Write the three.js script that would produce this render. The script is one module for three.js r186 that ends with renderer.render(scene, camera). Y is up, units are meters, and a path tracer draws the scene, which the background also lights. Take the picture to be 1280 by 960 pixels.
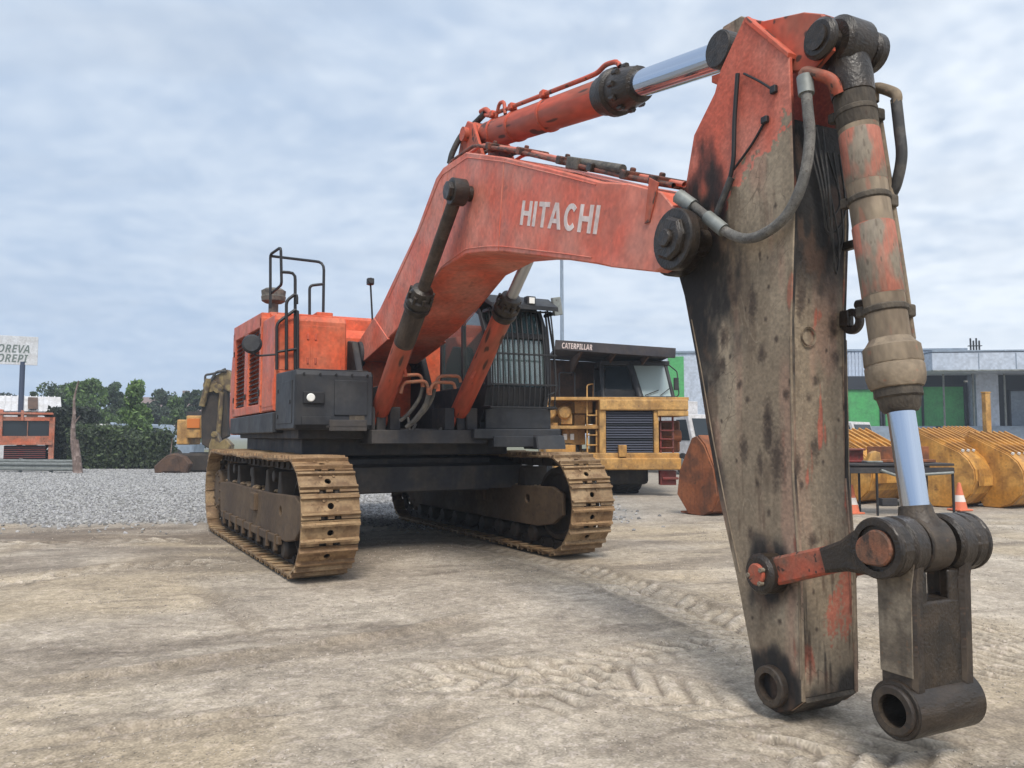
import * as THREE from 'three';
import { mergeGeometries, toCreasedNormals } from 'three/addons/utils/BufferGeometryUtils.js';
import { RoundedBoxGeometry } from 'three/addons/geometries/RoundedBoxGeometry.js';
import { TextGeometry } from 'three/addons/geometries/TextGeometry.js';
import { FontLoader } from 'three/addons/loaders/FontLoader.js';

// ---------- camera, sky, sun, exposure ----------
const scene = new THREE.Scene();
const F = 1000, PITCH = 0.065, EYE = 1.6;                    // focal length in photograph pixels, upward tilt, eye height
const camera = new THREE.PerspectiveCamera(2 * Math.atan(480 / F) * 180 / Math.PI, 4 / 3, 0.1, 2000);
camera.position.set(0, EYE, 0);
camera.lookAt(0, EYE + Math.sin(PITCH), -Math.cos(PITCH));
const renderer = new THREE.WebGLRenderer({ antialias: true });
renderer.toneMapping = THREE.LinearToneMapping;
renderer.toneMappingExposure = 1.3;
renderer.shadowMap.enabled = true;

const SUN = new THREE.Vector3(0.07, 0.80, 0.59).normalize();
const sun = new THREE.DirectionalLight(new THREE.Color().setRGB(1, 0.93, 0.83), 2.4);
sun.position.copy(SUN).multiplyScalar(60);
sun.castShadow = true; sun.shadow.radius = 34;
sun.shadow.mapSize.set(4096, 4096);
Object.assign(sun.shadow.camera, { left: -30, right: 30, top: 30, bottom: -30, near: 1, far: 140 });
scene.add(sun);
scene.fog = new THREE.FogExp2(new THREE.Color(0.60, 0.68, 0.78), 0.0013);

// ---------- noise ----------
function rng(a) { return () => { a = (a + 0x6d2b79f5) | 0; let t = Math.imul(a ^ (a >>> 15), 1 | a); t = (t + Math.imul(t ^ (t >>> 7), 61 | t)) ^ t; return ((t ^ (t >>> 14)) >>> 0) / 4294967296; }; }
const TAB = new Float32Array(65536); { const r = rng(77); for (let i = 0; i < 65536; i++) TAB[i] = r(); }
function vn(x, y, p = 256) {                                  // value noise, repeats every p cells
  const xi = Math.floor(x), yi = Math.floor(y), fx = x - xi, fy = y - yi;
  if (p === 256) { const u = fx * fx * (3 - 2 * fx), v = fy * fy * (3 - 2 * fy), x0 = xi & 255, x1 = (xi + 1) & 255, y0 = (yi & 255) << 8, y1 = ((yi + 1) & 255) << 8, a = TAB[y0 + x0], b = TAB[y0 + x1], c = TAB[y1 + x0], d = TAB[y1 + x1]; return a + (b - a) * u + (c - a) * v + (a - b - c + d) * u * v; }
  const u = fx * fx * (3 - 2 * fx), v = fy * fy * (3 - 2 * fy);
  const x0 = ((xi % p) + p) % p, x1 = (x0 + 1) % p, y0 = (((yi % p) + p) % p) << 8, y1 = (((((yi + 1) % p) + p) % p)) << 8;
  const a = TAB[y0 + x0], b = TAB[y0 + x1], c = TAB[y1 + x0], d = TAB[y1 + x1];
  return a + (b - a) * u + (c - a) * v + (a - b - c + d) * u * v;
}
function fbm(x, y, o = 4, p = 256) { let s = 0, a = 0.5, n = 0; for (let i = 0; i < o; i++) { s += a * vn(x + i * 17, y + i * 31, p); n += a; x *= 2; y *= 2; p = Math.min(256, p * 2); a *= 0.5; } return s / n; }
const sst = (a, b, x) => { const t = Math.min(1, Math.max(0, (x - a) / (b - a))); return t * t * (3 - 2 * t); };
const mix = (a, b, t) => a + (b - a) * t;
const mix3 = (a, b, t) => [a[0] + (b[0] - a[0]) * t, a[1] + (b[1] - a[1]) * t, a[2] + (b[2] - a[2]) * t];

// ---------- sky: a thin broken layer of high cloud, whiter towards the veiled sun ----------
{
  const W = 2048, H = 1024, d = new Float32Array(W * H * 4);
  for (let j = 0; j < H; j++) {
    const el = ((j + 0.5) / H - 0.5) * Math.PI, ce = Math.cos(el), se = Math.sin(el);
    for (let i = 0; i < W; i++) {
      const az = ((i + 0.5) / W - 0.5) * 2 * Math.PI, x = Math.cos(az) * ce, z = Math.sin(az) * ce, y = Math.max(se, 0);
      const k = 1 / (y + 0.14), u = x * k, v = z * k, o = (j * W + i) * 4;
      const wx = fbm(u * 1.3 + 40, v * 1.3 + 9, 3), wz = fbm(u * 1.3 + 90, v * 1.3 + 60, 3);
      const big = fbm(u * 0.9 + 120 + wx, v * 0.9 + 120, 4), mid = fbm(u * 4.2 + 60 + wx * 1.6, v * 4.8 + 60 + wz * 1.6, 4), fine = fbm(u * 15 + 30 + wx * 4, v * 17 + 50 + wz * 4, 4);
      const ss = Math.max(0, x * SUN.x + y * SUN.y + z * SUN.z);
      const side = 0.5 + 0.5 * (x * 0.94 + z * 0.1) / Math.max(ce, 0.05) * ce;      // whiter on the sun's side of the sky
      const veil = 0.12 * ss * ss + 0.8 * Math.pow(ss, 12);
      let c = sst(0.16, 0.80, 0.26 * big + 0.36 * mid + 0.38 * fine + 0.16 * (side - 0.5));
      const blue = mix3([0.32, 0.42, 0.57], [0.30, 0.39, 0.54], y), white = mix3([0.56, 0.63, 0.72], [0.80, 0.84, 0.88], sst(0.25, 0.9, side)), hz = Math.exp(-y * 7);
      let col = mix3(blue, white, 0.22 + 0.72 * c + veil * 0.2);
      const shadeC = sst(0.52, 0.78, fbm(u * 1.7 + 7, v * 3.4 + 77, 4)) * 0.32 * (1 - hz);
      col = mix3(col, [0.38, 0.44, 0.53], shadeC);
      col = mix3(col, mix3([0.31, 0.42, 0.59], [0.70, 0.76, 0.81], sst(0.35, 0.85, side)), hz * 0.7);
      const g = 1.04 * (1 + veil);
      d[o] = col[0] * g * (1 + veil * 0.12); d[o + 1] = col[1] * g * (1 + veil * 0.04); d[o + 2] = col[2] * g; d[o + 3] = 1;
      if (se < 0) { const t = sst(0, 0.08, -se); d[o] = mix(d[o], 0.2, t); d[o + 1] = mix(d[o + 1], 0.19, t); d[o + 2] = mix(d[o + 2], 0.17, t); }
    }
  }
  const sky = new THREE.DataTexture(d, W, H, THREE.RGBAFormat, THREE.FloatType);
  sky.mapping = THREE.EquirectangularReflectionMapping; sky.magFilter = THREE.LinearFilter; sky.minFilter = THREE.LinearFilter; sky.needsUpdate = true;
  scene.background = sky; scene.environment = sky;
}

// ---------- textures and materials ----------
function tex(w, h, fn, srgb = true, rep) {
  const d = new Uint8Array(w * h * 4);
  for (let y = 0; y < h; y++) for (let x = 0; x < w; x++) {
    const c = fn((x + 0.5) / w, (y + 0.5) / h), o = (y * w + x) * 4;
    d[o] = Math.min(255, Math.max(0, c[0])); d[o + 1] = Math.min(255, Math.max(0, c[1])); d[o + 2] = Math.min(255, Math.max(0, c[2])); d[o + 3] = 255;
  }
  const t = new THREE.DataTexture(d, w, h, THREE.RGBAFormat); t.magFilter = THREE.LinearFilter; t.minFilter = THREE.LinearMipmapLinearFilter; t.generateMipmaps = true;
  t.wrapS = t.wrapT = THREE.RepeatWrapping; if (srgb) t.colorSpace = THREE.SRGBColorSpace; if (rep) t.repeat.set(1 / rep, 1 / rep); t.needsUpdate = true; return t;
}
const grey = (v) => [v, v, v];
// worn paint: base colour, chalky patches, dirt film with streaks, spots and chips; the tile is `size` metres wide
function paint(base, { chalk = base, chalkAmt = 0.4, dirt = [92, 82, 70], dirtAmt = 0.3, chips = [58, 44, 38], chipAmt = 0.1, streak = 0.35, seed = 0, size = 2.4, n = 384, rough = 0.55, metal = 0, bump = 0.002, clearcoat = 0 } = {}) {
  const S = seed * 13.7;
  const map = tex(n, n, (u, v) => {
    const a = fbm(u * 5 + S, v * 5 + S, 4, 5), c = fbm(u * 9 + 40 + S, v * 9, 4, 9), g = fbm(u * 64 + S, v * 64, 2, 64), k = fbm(u * 40 + 80, v * 40 + S, 2, 40), st = fbm(u * 32 + S, v * 4, 2, 32);
    let col = mix3(base, chalk, chalkAmt * sst(0.3, 0.7, a));
    const dm = dirtAmt * (sst(0.42, 0.72, c) * 0.9 + streak * sst(0.5, 0.75, st) + 0.15);
    col = mix3(col, dirt, Math.min(1, dm));
    const ch = sst(0.74 - chipAmt * 0.3, 0.80 - chipAmt * 0.3, k * 0.75 + c * 0.25) * Math.min(1, chipAmt * 6);
    col = mix3(col, chips, ch * 0.8);
    const m = 0.90 + 0.2 * g; return [col[0] * m, col[1] * m, col[2] * m];
  }, true, size);
  const rm = tex(128, 128, (u, v) => grey(255 * Math.min(1, rough + 0.28 * (fbm(u * 8 + S, v * 8, 4, 8) - 0.5) + 0.12 * (fbm(u * 50, v * 50 + S, 2, 50) - 0.5))), false, size);
  const M = { map, roughnessMap: rm, roughness: 1, metalness: metal };
  if (bump) { M.bumpMap = bumpTex(size); M.bumpScale = bump; }
  return new THREE.MeshStandardMaterial(M);
}
const bumpCache = new Map();
function bumpTex(size) { if (!bumpCache.has(size)) bumpCache.set(size, tex(512, 512, (u, v) => grey(255 * (0.55 * fbm(u * 9, v * 9, 4, 9) + 0.45 * fbm(u * 70, v * 70, 3, 70))), false, size)); return bumpCache.get(size); }
const plain = (r, g, b, roughness = 0.6, metalness = 0) => new THREE.MeshStandardMaterial({ color: new THREE.Color(`rgb(${r},${g},${b})`), roughness, metalness });

const M = {};
M.orange = paint([204, 84, 48], { chalk: [212, 122, 92], chalkAmt: 0.6, streak: 0.5, dirtAmt: 0.18, chipAmt: 0.03, seed: 1, rough: 0.5 });
M.orangeBoom = paint([206, 98, 74], { chalk: [212, 136, 118], chalkAmt: 0.85, dirt: [142, 104, 90], dirtAmt: 0.24, streak: 0.3, chipAmt: 0.03, seed: 2, rough: 0.55 });
M.mudBrown = paint([78, 66, 56], { chalk: [104, 90, 76], dirt: [52, 44, 38], dirtAmt: 0.6, seed: 44, size: 0.9, rough: 0.8, bump: 0.005 });
M.pipeOrange = paint([168, 96, 66], { chalk: [170, 116, 88], chalkAmt: 0.7, dirt: [112, 92, 76], dirtAmt: 0.5, seed: 39, size: 0.7, rough: 0.65, bump: 0.001 });
M.pipeDirty = paint([120, 72, 58], { chalk: [150, 88, 70], chalkAmt: 0.7, dirt: [58, 50, 46], dirtAmt: 0.8, chips: [36, 32, 32], chipAmt: 0.2, seed: 38, size: 0.7, rough: 0.7, bump: 0.002 });
M.orangeDirty = paint([194, 80, 54], { chalk: [184, 98, 78], dirt: [112, 90, 76], dirtAmt: 0.35, chipAmt: 0.2, seed: 3, rough: 0.65 });
M.black = paint([27, 30, 36], { chalk: [48, 52, 59], chalkAmt: 0.7, dirt: [84, 78, 70], dirtAmt: 0.25, chipAmt: 0.02, seed: 4, rough: 0.6 });
M.rail = plain(28, 29, 32, 0.5);
M.frameDark = paint([38, 40, 47], { chalk: [58, 58, 62], dirt: [88, 78, 66], dirtAmt: 0.4, chipAmt: 0.05, seed: 5, rough: 0.75 });
M.shoe = paint([142, 120, 92], { chalk: [178, 154, 122], chalkAmt: 0.9, dirt: [112, 88, 64], dirtAmt: 0.65, chips: [84, 64, 46], chipAmt: 0.08, seed: 6, size: 1.3, rough: 0.7, metal: 0.1, bump: 0.006 });
M.trackFrame = paint([78, 63, 48], { chalk: [112, 92, 68], chalkAmt: 0.6, dirt: [72, 56, 42], dirtAmt: 0.4, chipAmt: 0.08, seed: 7, size: 2.6, rough: 0.85, bump: 0.004 });
M.chain = paint([50, 42, 35], { chalk: [82, 68, 52], dirt: [38, 32, 28], dirtAmt: 0.5, seed: 8, rough: 0.75, bump: 0.006 });
M.grease = paint([29, 25, 22], { chalk: [54, 45, 37], chalkAmt: 0.6, dirt: [72, 60, 48], dirtAmt: 0.4, chipAmt: 0.03, seed: 9, size: 0.8, rough: 0.42, bump: 0.007 });
M.linkSteel = paint([52, 43, 36], { chalk: [84, 72, 58], chalkAmt: 0.75, dirt: [34, 30, 28], dirtAmt: 0.6, chips: [112, 74, 50], chipAmt: 0.07, seed: 10, size: 1.0, rough: 0.62, bump: 0.006 });
M.linkRust = paint([120, 84, 64], { chalk: [150, 92, 66], chalkAmt: 0.7, dirt: [50, 44, 40], dirtAmt: 0.7, chips: [40, 36, 34], chipAmt: 0.1, seed: 37, size: 0.5, rough: 0.7, bump: 0.003 });
M.linkMud = paint([116, 105, 90], { chalk: [138, 127, 110], chalkAmt: 0.8, dirt: [70, 62, 54], dirtAmt: 0.5, chips: [126, 90, 62], chipAmt: 0.06, seed: 36, size: 0.8, rough: 0.75, bump: 0.004 });
M.linkOrange = paint([172, 74, 50], { chalk: [150, 96, 78], chalkAmt: 0.6, dirt: [96, 84, 72], dirtAmt: 0.55, chips: [52, 42, 38], chipAmt: 0.25, seed: 11, size: 0.9, rough: 0.65, bump: 0.004 });
M.mudTube = paint([126, 112, 94], { chalk: [148, 133, 113], chalkAmt: 0.8, dirt: [92, 80, 68], dirtAmt: 0.5, chips: [156, 92, 74], chipAmt: 0.08, seed: 12, size: 1.3, rough: 0.85, bump: 0.006 });
M.barrelPaint = paint([168, 96, 78], { chalk: [172, 112, 96], chalkAmt: 0.7, dirt: [126, 116, 102], dirtAmt: 1.0, chips: [90, 80, 70], chipAmt: 0.12, seed: 35, size: 0.7, rough: 0.8, bump: 0.003 });
M.mudDark = paint([84, 76, 66], { chalk: [112, 102, 88], dirt: [44, 40, 36], dirtAmt: 0.6, seed: 13, size: 0.9, rough: 0.85, bump: 0.008 });
M.chrome = new THREE.MeshStandardMaterial({ color: new THREE.Color().setRGB(0.52, 0.58, 0.68), metalness: 1, roughness: 0.1 });
M.rodWorn = new THREE.MeshStandardMaterial({ color: new THREE.Color().setRGB(0.45, 0.48, 0.52), metalness: 0.9, roughness: 0.3 });
M.hose = paint([42, 43, 45], { chalk: [70, 70, 70], dirt: [104, 98, 90], dirtAmt: 0.45, seed: 14, size: 0.6, rough: 0.7, bump: 0.001 });
M.hoseMud = paint([66, 66, 65], { chalk: [92, 90, 86], chalkAmt: 0.7, dirt: [120, 112, 100], dirtAmt: 0.5, seed: 15, size: 0.6, rough: 0.85, bump: 0.003 });
M.hoseDusty = paint([100, 99, 96], { chalk: [128, 125, 119], chalkAmt: 0.8, dirt: [74, 72, 70], dirtAmt: 0.5, seed: 45, size: 0.4, rough: 0.9, bump: 0.003 });
M.glass = new THREE.MeshPhysicalMaterial({ color: new THREE.Color().setRGB(0.40, 0.51, 0.52), transmission: 0.8, roughness: 0.03, thickness: 0, ior: 1.9 });
M.seat = plain(30, 32, 34, 0.9);
M.mirrorGlass = plain(120, 130, 140, 0.1, 0.9);
M.white = plain(206, 204, 200, 0.6);
M.lens = plain(225, 226, 222, 0.15);
M.lettering = paint([218, 208, 204], { chalk: [206, 186, 180], dirt: [150, 110, 98], dirtAmt: 0.15, chipAmt: 0, seed: 16, rough: 0.6, bump: 0 });
M.yellow = paint([186, 138, 70], { chalk: [196, 158, 100], chalkAmt: 0.7, dirt: [112, 84, 50], dirtAmt: 0.45, chipAmt: 0.05, seed: 17, rough: 0.6 });
M.bucketYellow = paint([190, 134, 56], { chalk: [214, 170, 100], chalkAmt: 0.6, dirt: [122, 84, 42], dirtAmt: 0.5, chipAmt: 0.05, seed: 18, rough: 0.5 });
M.rust = paint([128, 74, 46], { chalk: [150, 92, 58], chalkAmt: 0.8, dirt: [84, 56, 42], dirtAmt: 0.6, chipAmt: 0.07, seed: 19, rough: 0.85 });
M.bodyBrown = paint([84, 62, 48], { chalk: [108, 80, 58], dirt: [58, 46, 40], dirtAmt: 0.5, chipAmt: 0.1, seed: 20, rough: 0.8 });
M.canopy = paint([46, 44, 50], { chalk: [66, 62, 66], dirt: [80, 70, 62], dirtAmt: 0.3, seed: 21, rough: 0.75 });
M.tyre = paint([30, 30, 31], { chalk: [48, 46, 44], dirt: [84, 76, 66], dirtAmt: 0.4, seed: 22, rough: 0.9 });
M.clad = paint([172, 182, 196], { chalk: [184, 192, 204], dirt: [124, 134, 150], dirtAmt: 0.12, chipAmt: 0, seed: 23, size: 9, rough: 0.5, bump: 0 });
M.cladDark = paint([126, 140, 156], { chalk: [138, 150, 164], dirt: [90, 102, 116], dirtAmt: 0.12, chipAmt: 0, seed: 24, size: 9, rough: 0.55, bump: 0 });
M.green = paint([66, 152, 84], { chalk: [80, 162, 96], dirt: [66, 116, 78], dirtAmt: 0.25, chipAmt: 0, seed: 25, size: 6, rough: 0.55, bump: 0 });
M.dockDark = plain(40, 44, 52, 0.8);
M.galv = paint([132, 136, 134], { chalk: [150, 154, 152], dirt: [96, 100, 92], dirtAmt: 0.4, seed: 26, rough: 0.5, metal: 0.3 });
M.shedWhite = paint([196, 196, 198], { chalk: [206, 206, 210], dirt: [150, 144, 138], dirtAmt: 0.25, chipAmt: 0, seed: 27, size: 5, rough: 0.6, bump: 0 });
M.bark = paint([120, 104, 98], { chalk: [158, 142, 136], chalkAmt: 0.9, dirt: [84, 70, 62], dirtAmt: 0.5, seed: 28, size: 1, rough: 0.95, bump: 0.02 });
M.coneOrange = plain(210, 116, 84, 0.6);
M.coneWhite = plain(214, 206, 200, 0.5);
M.darkGlass = plain(34, 42, 48, 0.12);
M.roofTile = plain(120, 106, 104, 0.9);
M.redPaint = paint([120, 40, 36], { dirtAmt: 0.4, seed: 29 });

// ---------- geometry helpers ----------
function uvBox(g) {                                           // uv in metres from the face's main direction
  const keep = g.userData.roundUV; g = g.index ? g.toNonIndexed() : g;
  if (keep) { for (const n of Object.keys(g.attributes)) if (!['position', 'normal', 'uv'].includes(n)) g.deleteAttribute(n); return g; }
  const p = g.attributes.position, uv = new Float32Array(p.count * 2), a = new THREE.Vector3(), b = new THREE.Vector3(), c = new THREE.Vector3();
  for (let i = 0; i < p.count; i += 3) {
    a.fromBufferAttribute(p, i); b.fromBufferAttribute(p, i + 1).sub(a); c.fromBufferAttribute(p, i + 2).sub(a); b.cross(c);
    const x = Math.abs(b.x), y = Math.abs(b.y), z = Math.abs(b.z), k = z >= x && z >= y ? 0 : x >= y ? 1 : 2;
    for (let j = i; j < i + 3; j++) {
      const X = p.getX(j), Y = p.getY(j), Z = p.getZ(j);
      uv[2 * j] = k === 1 ? Z + 3.3 : X; uv[2 * j + 1] = k === 2 ? Z + 5.7 : Y;
    }
  }
  g.setAttribute('uv', new THREE.BufferAttribute(uv, 2));
  for (const n of Object.keys(g.attributes)) if (!['position', 'normal', 'uv'].includes(n)) g.deleteAttribute(n);
  return g;
}
function roundUV(g, su, sv, swap) { const t = g.attributes.uv; for (let i = 0; i < t.count; i++) { const a = t.getX(i) * su, b = t.getY(i) * sv; t.setXY(i, swap ? b : a, swap ? a : b); } g.userData.roundUV = true; return g; }
const flat = (a) => Array.isArray(a) ? a.flatMap(flat) : [a];
function geo(parts) { const l = flat(parts).map(uvBox); return l.length === 1 ? l[0] : mergeGeometries(l); }
const used = new Map();
function numbered(n) { const k = used.get(n) ?? 0; used.set(n, k + 1); return k ? n + '_' + String(k).padStart(3, '0') : n; }
function shade(o) { o.castShadow = true; o.receiveShadow = true; return o; }
function part(name, parts, mat, parent) { const m = shade(new THREE.Mesh(geo(parts), mat)); m.name = name; parent.add(m); return m; }
function share(name, g, mat, parent) { const m = shade(new THREE.Mesh(g, mat)); m.name = name; parent.add(m); return m; }
function thing(name, label, category, [x, y, z] = [0, 0, 0], turn = 0, group) {
  const o = new THREE.Group(); o.name = numbered(name); o.position.set(x, y, z); o.rotation.y = turn; o.userData = { label, category }; if (group) o.userData.group = group; scene.add(o); return o;
}
function dup(src, name, label, [x, y, z], turn, group) { const o = src.clone(); o.name = numbered(name); o.position.set(x, y, z); o.rotation.y = turn; o.userData = { label, category: src.userData.category }; if (group) o.userData.group = group; scene.add(o); return o; }
function ground_(o, kind = 'structure') { o.userData.kind = kind; scene.add(o); return o; }
const V = (x, y, z) => new THREE.Vector3(x, y, z);
function box(w, h, d, x, y, z, rx = 0, ry = 0, rz = 0, r = 0.012) {
  const m = Math.min(w, h, d), q = Math.min(r, m * 0.3), g = new RoundedBoxGeometry(w, h, d, 1, q);
  g.rotateX(rx); g.rotateY(ry); g.rotateZ(rz); g.translate(x, y, z); return g;
}
function bx(x0, x1, y0, y1, z0, z1, r = 0.012) { return box(Math.abs(x1 - x0), Math.abs(y1 - y0), Math.abs(z1 - z0), (x0 + x1) / 2, (y0 + y1) / 2, (z0 + z1) / 2, 0, 0, 0, r); }
function shapeOf(pts, holes = []) { const s = new THREE.Shape(pts.map(([x, y]) => new THREE.Vector2(x, y))); for (const [x, y, r] of holes) { const h = new THREE.Path(); h.absarc(x, y, r, 0, Math.PI * 2, true); s.holes.push(h); } return s; }
function slab(pts, z0, z1, bev = 0.01, holes = []) {          // outline in x-y, thickness along z
  const t = Math.abs(z1 - z0), b = Math.min(bev, t * 0.3), g = new THREE.ExtrudeGeometry(shapeOf(pts, holes), { depth: t - 2 * b, bevelEnabled: b > 0, bevelThickness: b, bevelSize: b, bevelOffset: -b, bevelSegments: 1, curveSegments: 14 });
  g.translate(0, 0, Math.min(z0, z1) + b); return g;
}
function rod(a, b, r0, r1 = r0, seg = 20, open = false) {     // tapered round bar from a to b
  const d = b.clone().sub(a), L = d.length(), g = roundUV(new THREE.CylinderGeometry(r1, r0, L, seg, 1, open), 6.2832 * Math.max(r0, r1), L);
  g.translate(0, L / 2, 0); g.applyQuaternion(new THREE.Quaternion().setFromUnitVectors(V(0, 1, 0), d.normalize())); g.translate(a.x, a.y, a.z); return g;
}
function lathe(a, dir, prof, seg = 28) {                      // prof: [distance along, radius] from a in direction dir
  const g = new THREE.LatheGeometry(prof.map(([y, r]) => new THREE.Vector2(Math.max(r, 0.0005), y)), seg), c = toCreasedNormals(g, 0.6); roundUV(c, 6.2832 * Math.max(...prof.map((q) => q[1])), prof.reduce((s, q, i) => i ? s + Math.hypot(q[0] - prof[i - 1][0], q[1] - prof[i - 1][1]) : 0, 0));
  c.applyQuaternion(new THREE.Quaternion().setFromUnitVectors(V(0, 1, 0), dir.clone().normalize())); c.translate(a.x, a.y, a.z); return c;
}
function pipe(pts, r, n = 0, seg = 8, tension = 0.5) { const c = new THREE.CatmullRomCurve3(pts.map((p) => p.isVector3 ? p : V(...p)), false, 'catmullrom', tension); return roundUV(new THREE.TubeGeometry(c, n || pts.length * 8, r, seg, false), c.getLength(), 6.2832 * r, true); }
function bentPipe(pts, r, bend = 0.06, seg = 8) {             // straight runs with round corners
  const P = pts.map((p) => V(...p)), path = new THREE.CurvePath();
  let prev = P[0];
  for (let i = 1; i < P.length - 1; i++) {
    const a = P[i].clone().add(P[i - 1].clone().sub(P[i]).setLength(Math.min(bend, P[i - 1].distanceTo(P[i]) * 0.45))), b = P[i].clone().add(P[i + 1].clone().sub(P[i]).setLength(Math.min(bend, P[i + 1].distanceTo(P[i]) * 0.45)));
    path.add(new THREE.LineCurve3(prev, a)); path.add(new THREE.QuadraticBezierCurve3(a, P[i], b)); prev = b;
  }
  path.add(new THREE.LineCurve3(prev, P[P.length - 1]));
  return roundUV(new THREE.TubeGeometry(path, P.length * 10, r, seg, false), path.getLength(), 6.2832 * r, true);
}
function ring(c, dir, ro, ri, t, seg = 28) { return lathe(c.clone().addScaledVector(dir, -t / 2), dir, [[0, ri], [0, ro - 0.008], [0.008, ro], [t - 0.008, ro], [t, ro - 0.008], [t, ri], [0, ri]], seg); }
function disc(c, dir, r, t, seg = 24, b = 0.01) { return lathe(c.clone().addScaledVector(dir, -t / 2), dir, [[0, 0], [0, r - b], [b, r], [t - b, r], [t, r - b], [t, 0]], seg); }

// a photograph pixel gives a direction; its distance comes from the plane that it lies on
const cP = Math.cos(PITCH), sP = Math.sin(PITCH);
const ray = (u, v) => { const X = (u - 640) / F, Y = (480 - v) / F; return [X, Y * cP + sP, -(cP - Y * sP)]; };
const onGround = (u, v, y = 0) => { const r = ray(u, v), t = (y - EYE) / r[1]; return [r[0] * t, r[2] * t]; };
const atDepth = (u, v, D) => { const r = ray(u, v), t = D / -r[2]; return [r[0] * t, EYE + r[1] * t]; };
const MX = -2.03, MZ = -12.37, TRK = -60.55 * Math.PI / 180, SWG = -3.3 * Math.PI / 180, UPA = TRK + SWG;    // the excavator: place, heading of the tracks, swing of the upper works
const cU = Math.cos(UPA), sU = Math.sin(UPA);
const upCam = [cU * -MX - sU * -MZ, EYE, sU * -MX + cU * -MZ];
const upRay = (u, v) => { const [a, b, c] = ray(u, v); return [cU * a - sU * c, b, sU * a + cU * c]; };
const U = (u, v, z) => { const d = upRay(u, v), t = (z - upCam[2]) / d[2]; return [upCam[0] + d[0] * t, upCam[1] + d[1] * t]; };   // on a plane along the boom
const UV3 = (u, v, z) => { const [x, y] = U(u, v, z); return V(x, y, z); };
const UX = (u, v, x) => { const d = upRay(u, v), t = (x - upCam[0]) / d[0]; return V(x, upCam[1] + d[1] * t, upCam[2] + d[2] * t); };   // on a plane across the machine
const poly = (l, z) => l.map(([u, v]) => U(u, v, z));

// ---------- ground: a dirt yard with wheel ruts, gravel beyond ----------
const ruts = [
  // points in photograph pixels on the ground, width, depth, lug pitch, lug angle, kind
  { p: [[560, 676], [640, 694], [700, 708], [760, 727], [850, 757], [950, 797], [1100, 850]], w: 0.62, d: 0.035, pitch: 0.21, k: 1.1, lug: 0.04 },
  { p: [[430, 845], [560, 850], [650, 842], [760, 850], [860, 872], [960, 893], [1090, 905]], w: 0.62, d: 0.03, pitch: 0.2, k: 1.1, lug: 0.036 },
  { p: [[640, 905], [740, 828], [850, 806], [960, 800]], w: 0.5, d: 0.02, pitch: 0.19, k: 0.9, lug: 0.026 },
  { p: [[900, 960], [1000, 940], [1130, 935], [1290, 925]], w: 0.55, d: 0.025, pitch: 0.2, k: 1.2, lug: 0.032 },
  { p: [[1030, 812], [1120, 800], [1200, 790], [1300, 782]], w: 0.8, d: 0.02, pitch: 0.11, k: 0.1, lug: 0.03 },
  { p: [[1180, 850], [1240, 822], [1310, 800]], w: 0.5, d: 0.02, pitch: 0.12, k: 0.2, lug: 0.028 },
  { p: [[-60, 682], [60, 680], [150, 678], [262, 674]], w: 0.62, d: 0.03, pitch: 0.28, k: 1.0, lug: 0.06 },
  { p: [[-60, 734], [60, 722], [150, 711], [250, 704], [320, 706]], w: 0.55, d: 0.03, pitch: 0.24, k: -1.0, lug: 0.05 },
  { p: [[-40, 868], [150, 848], [330, 820], [520, 790], [640, 768]], w: 0.42, d: 0.03, pitch: 0, k: 0, lug: 0 },
  { p: [[-40, 948], [150, 917], [310, 896], [420, 880]], w: 0.10, d: 0.03, pitch: 0, k: 0, lug: 0 },
  { p: [[240, 735], [275, 752], [300, 770], [330, 800]], w: 0.10, d: 0.02, pitch: 0, k: 0, lug: 0 },
  { p: [[480, 960], [540, 905], [640, 875]], w: 0.3, d: 0.02, pitch: 0, k: 0, lug: 0 },
].map((r) => {
  const q = r.p.map(([u, v]) => onGround(u, v)), seg = []; let s = 0;
  for (let i = 0; i + 1 < q.length; i++) { const dx = q[i + 1][0] - q[i][0], dz = q[i + 1][1] - q[i][1], L = Math.hypot(dx, dz); seg.push([q[i][0], q[i][1], dx / L, dz / L, L, s]); s += L; }
  const xs = q.map((a) => a[0]), zs = q.map((a) => a[1]);
  return { ...r, seg, total: s, box: [Math.min(...xs) - 1, Math.max(...xs) + 1, Math.min(...zs) - 1, Math.max(...zs) + 1] };
});
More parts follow.
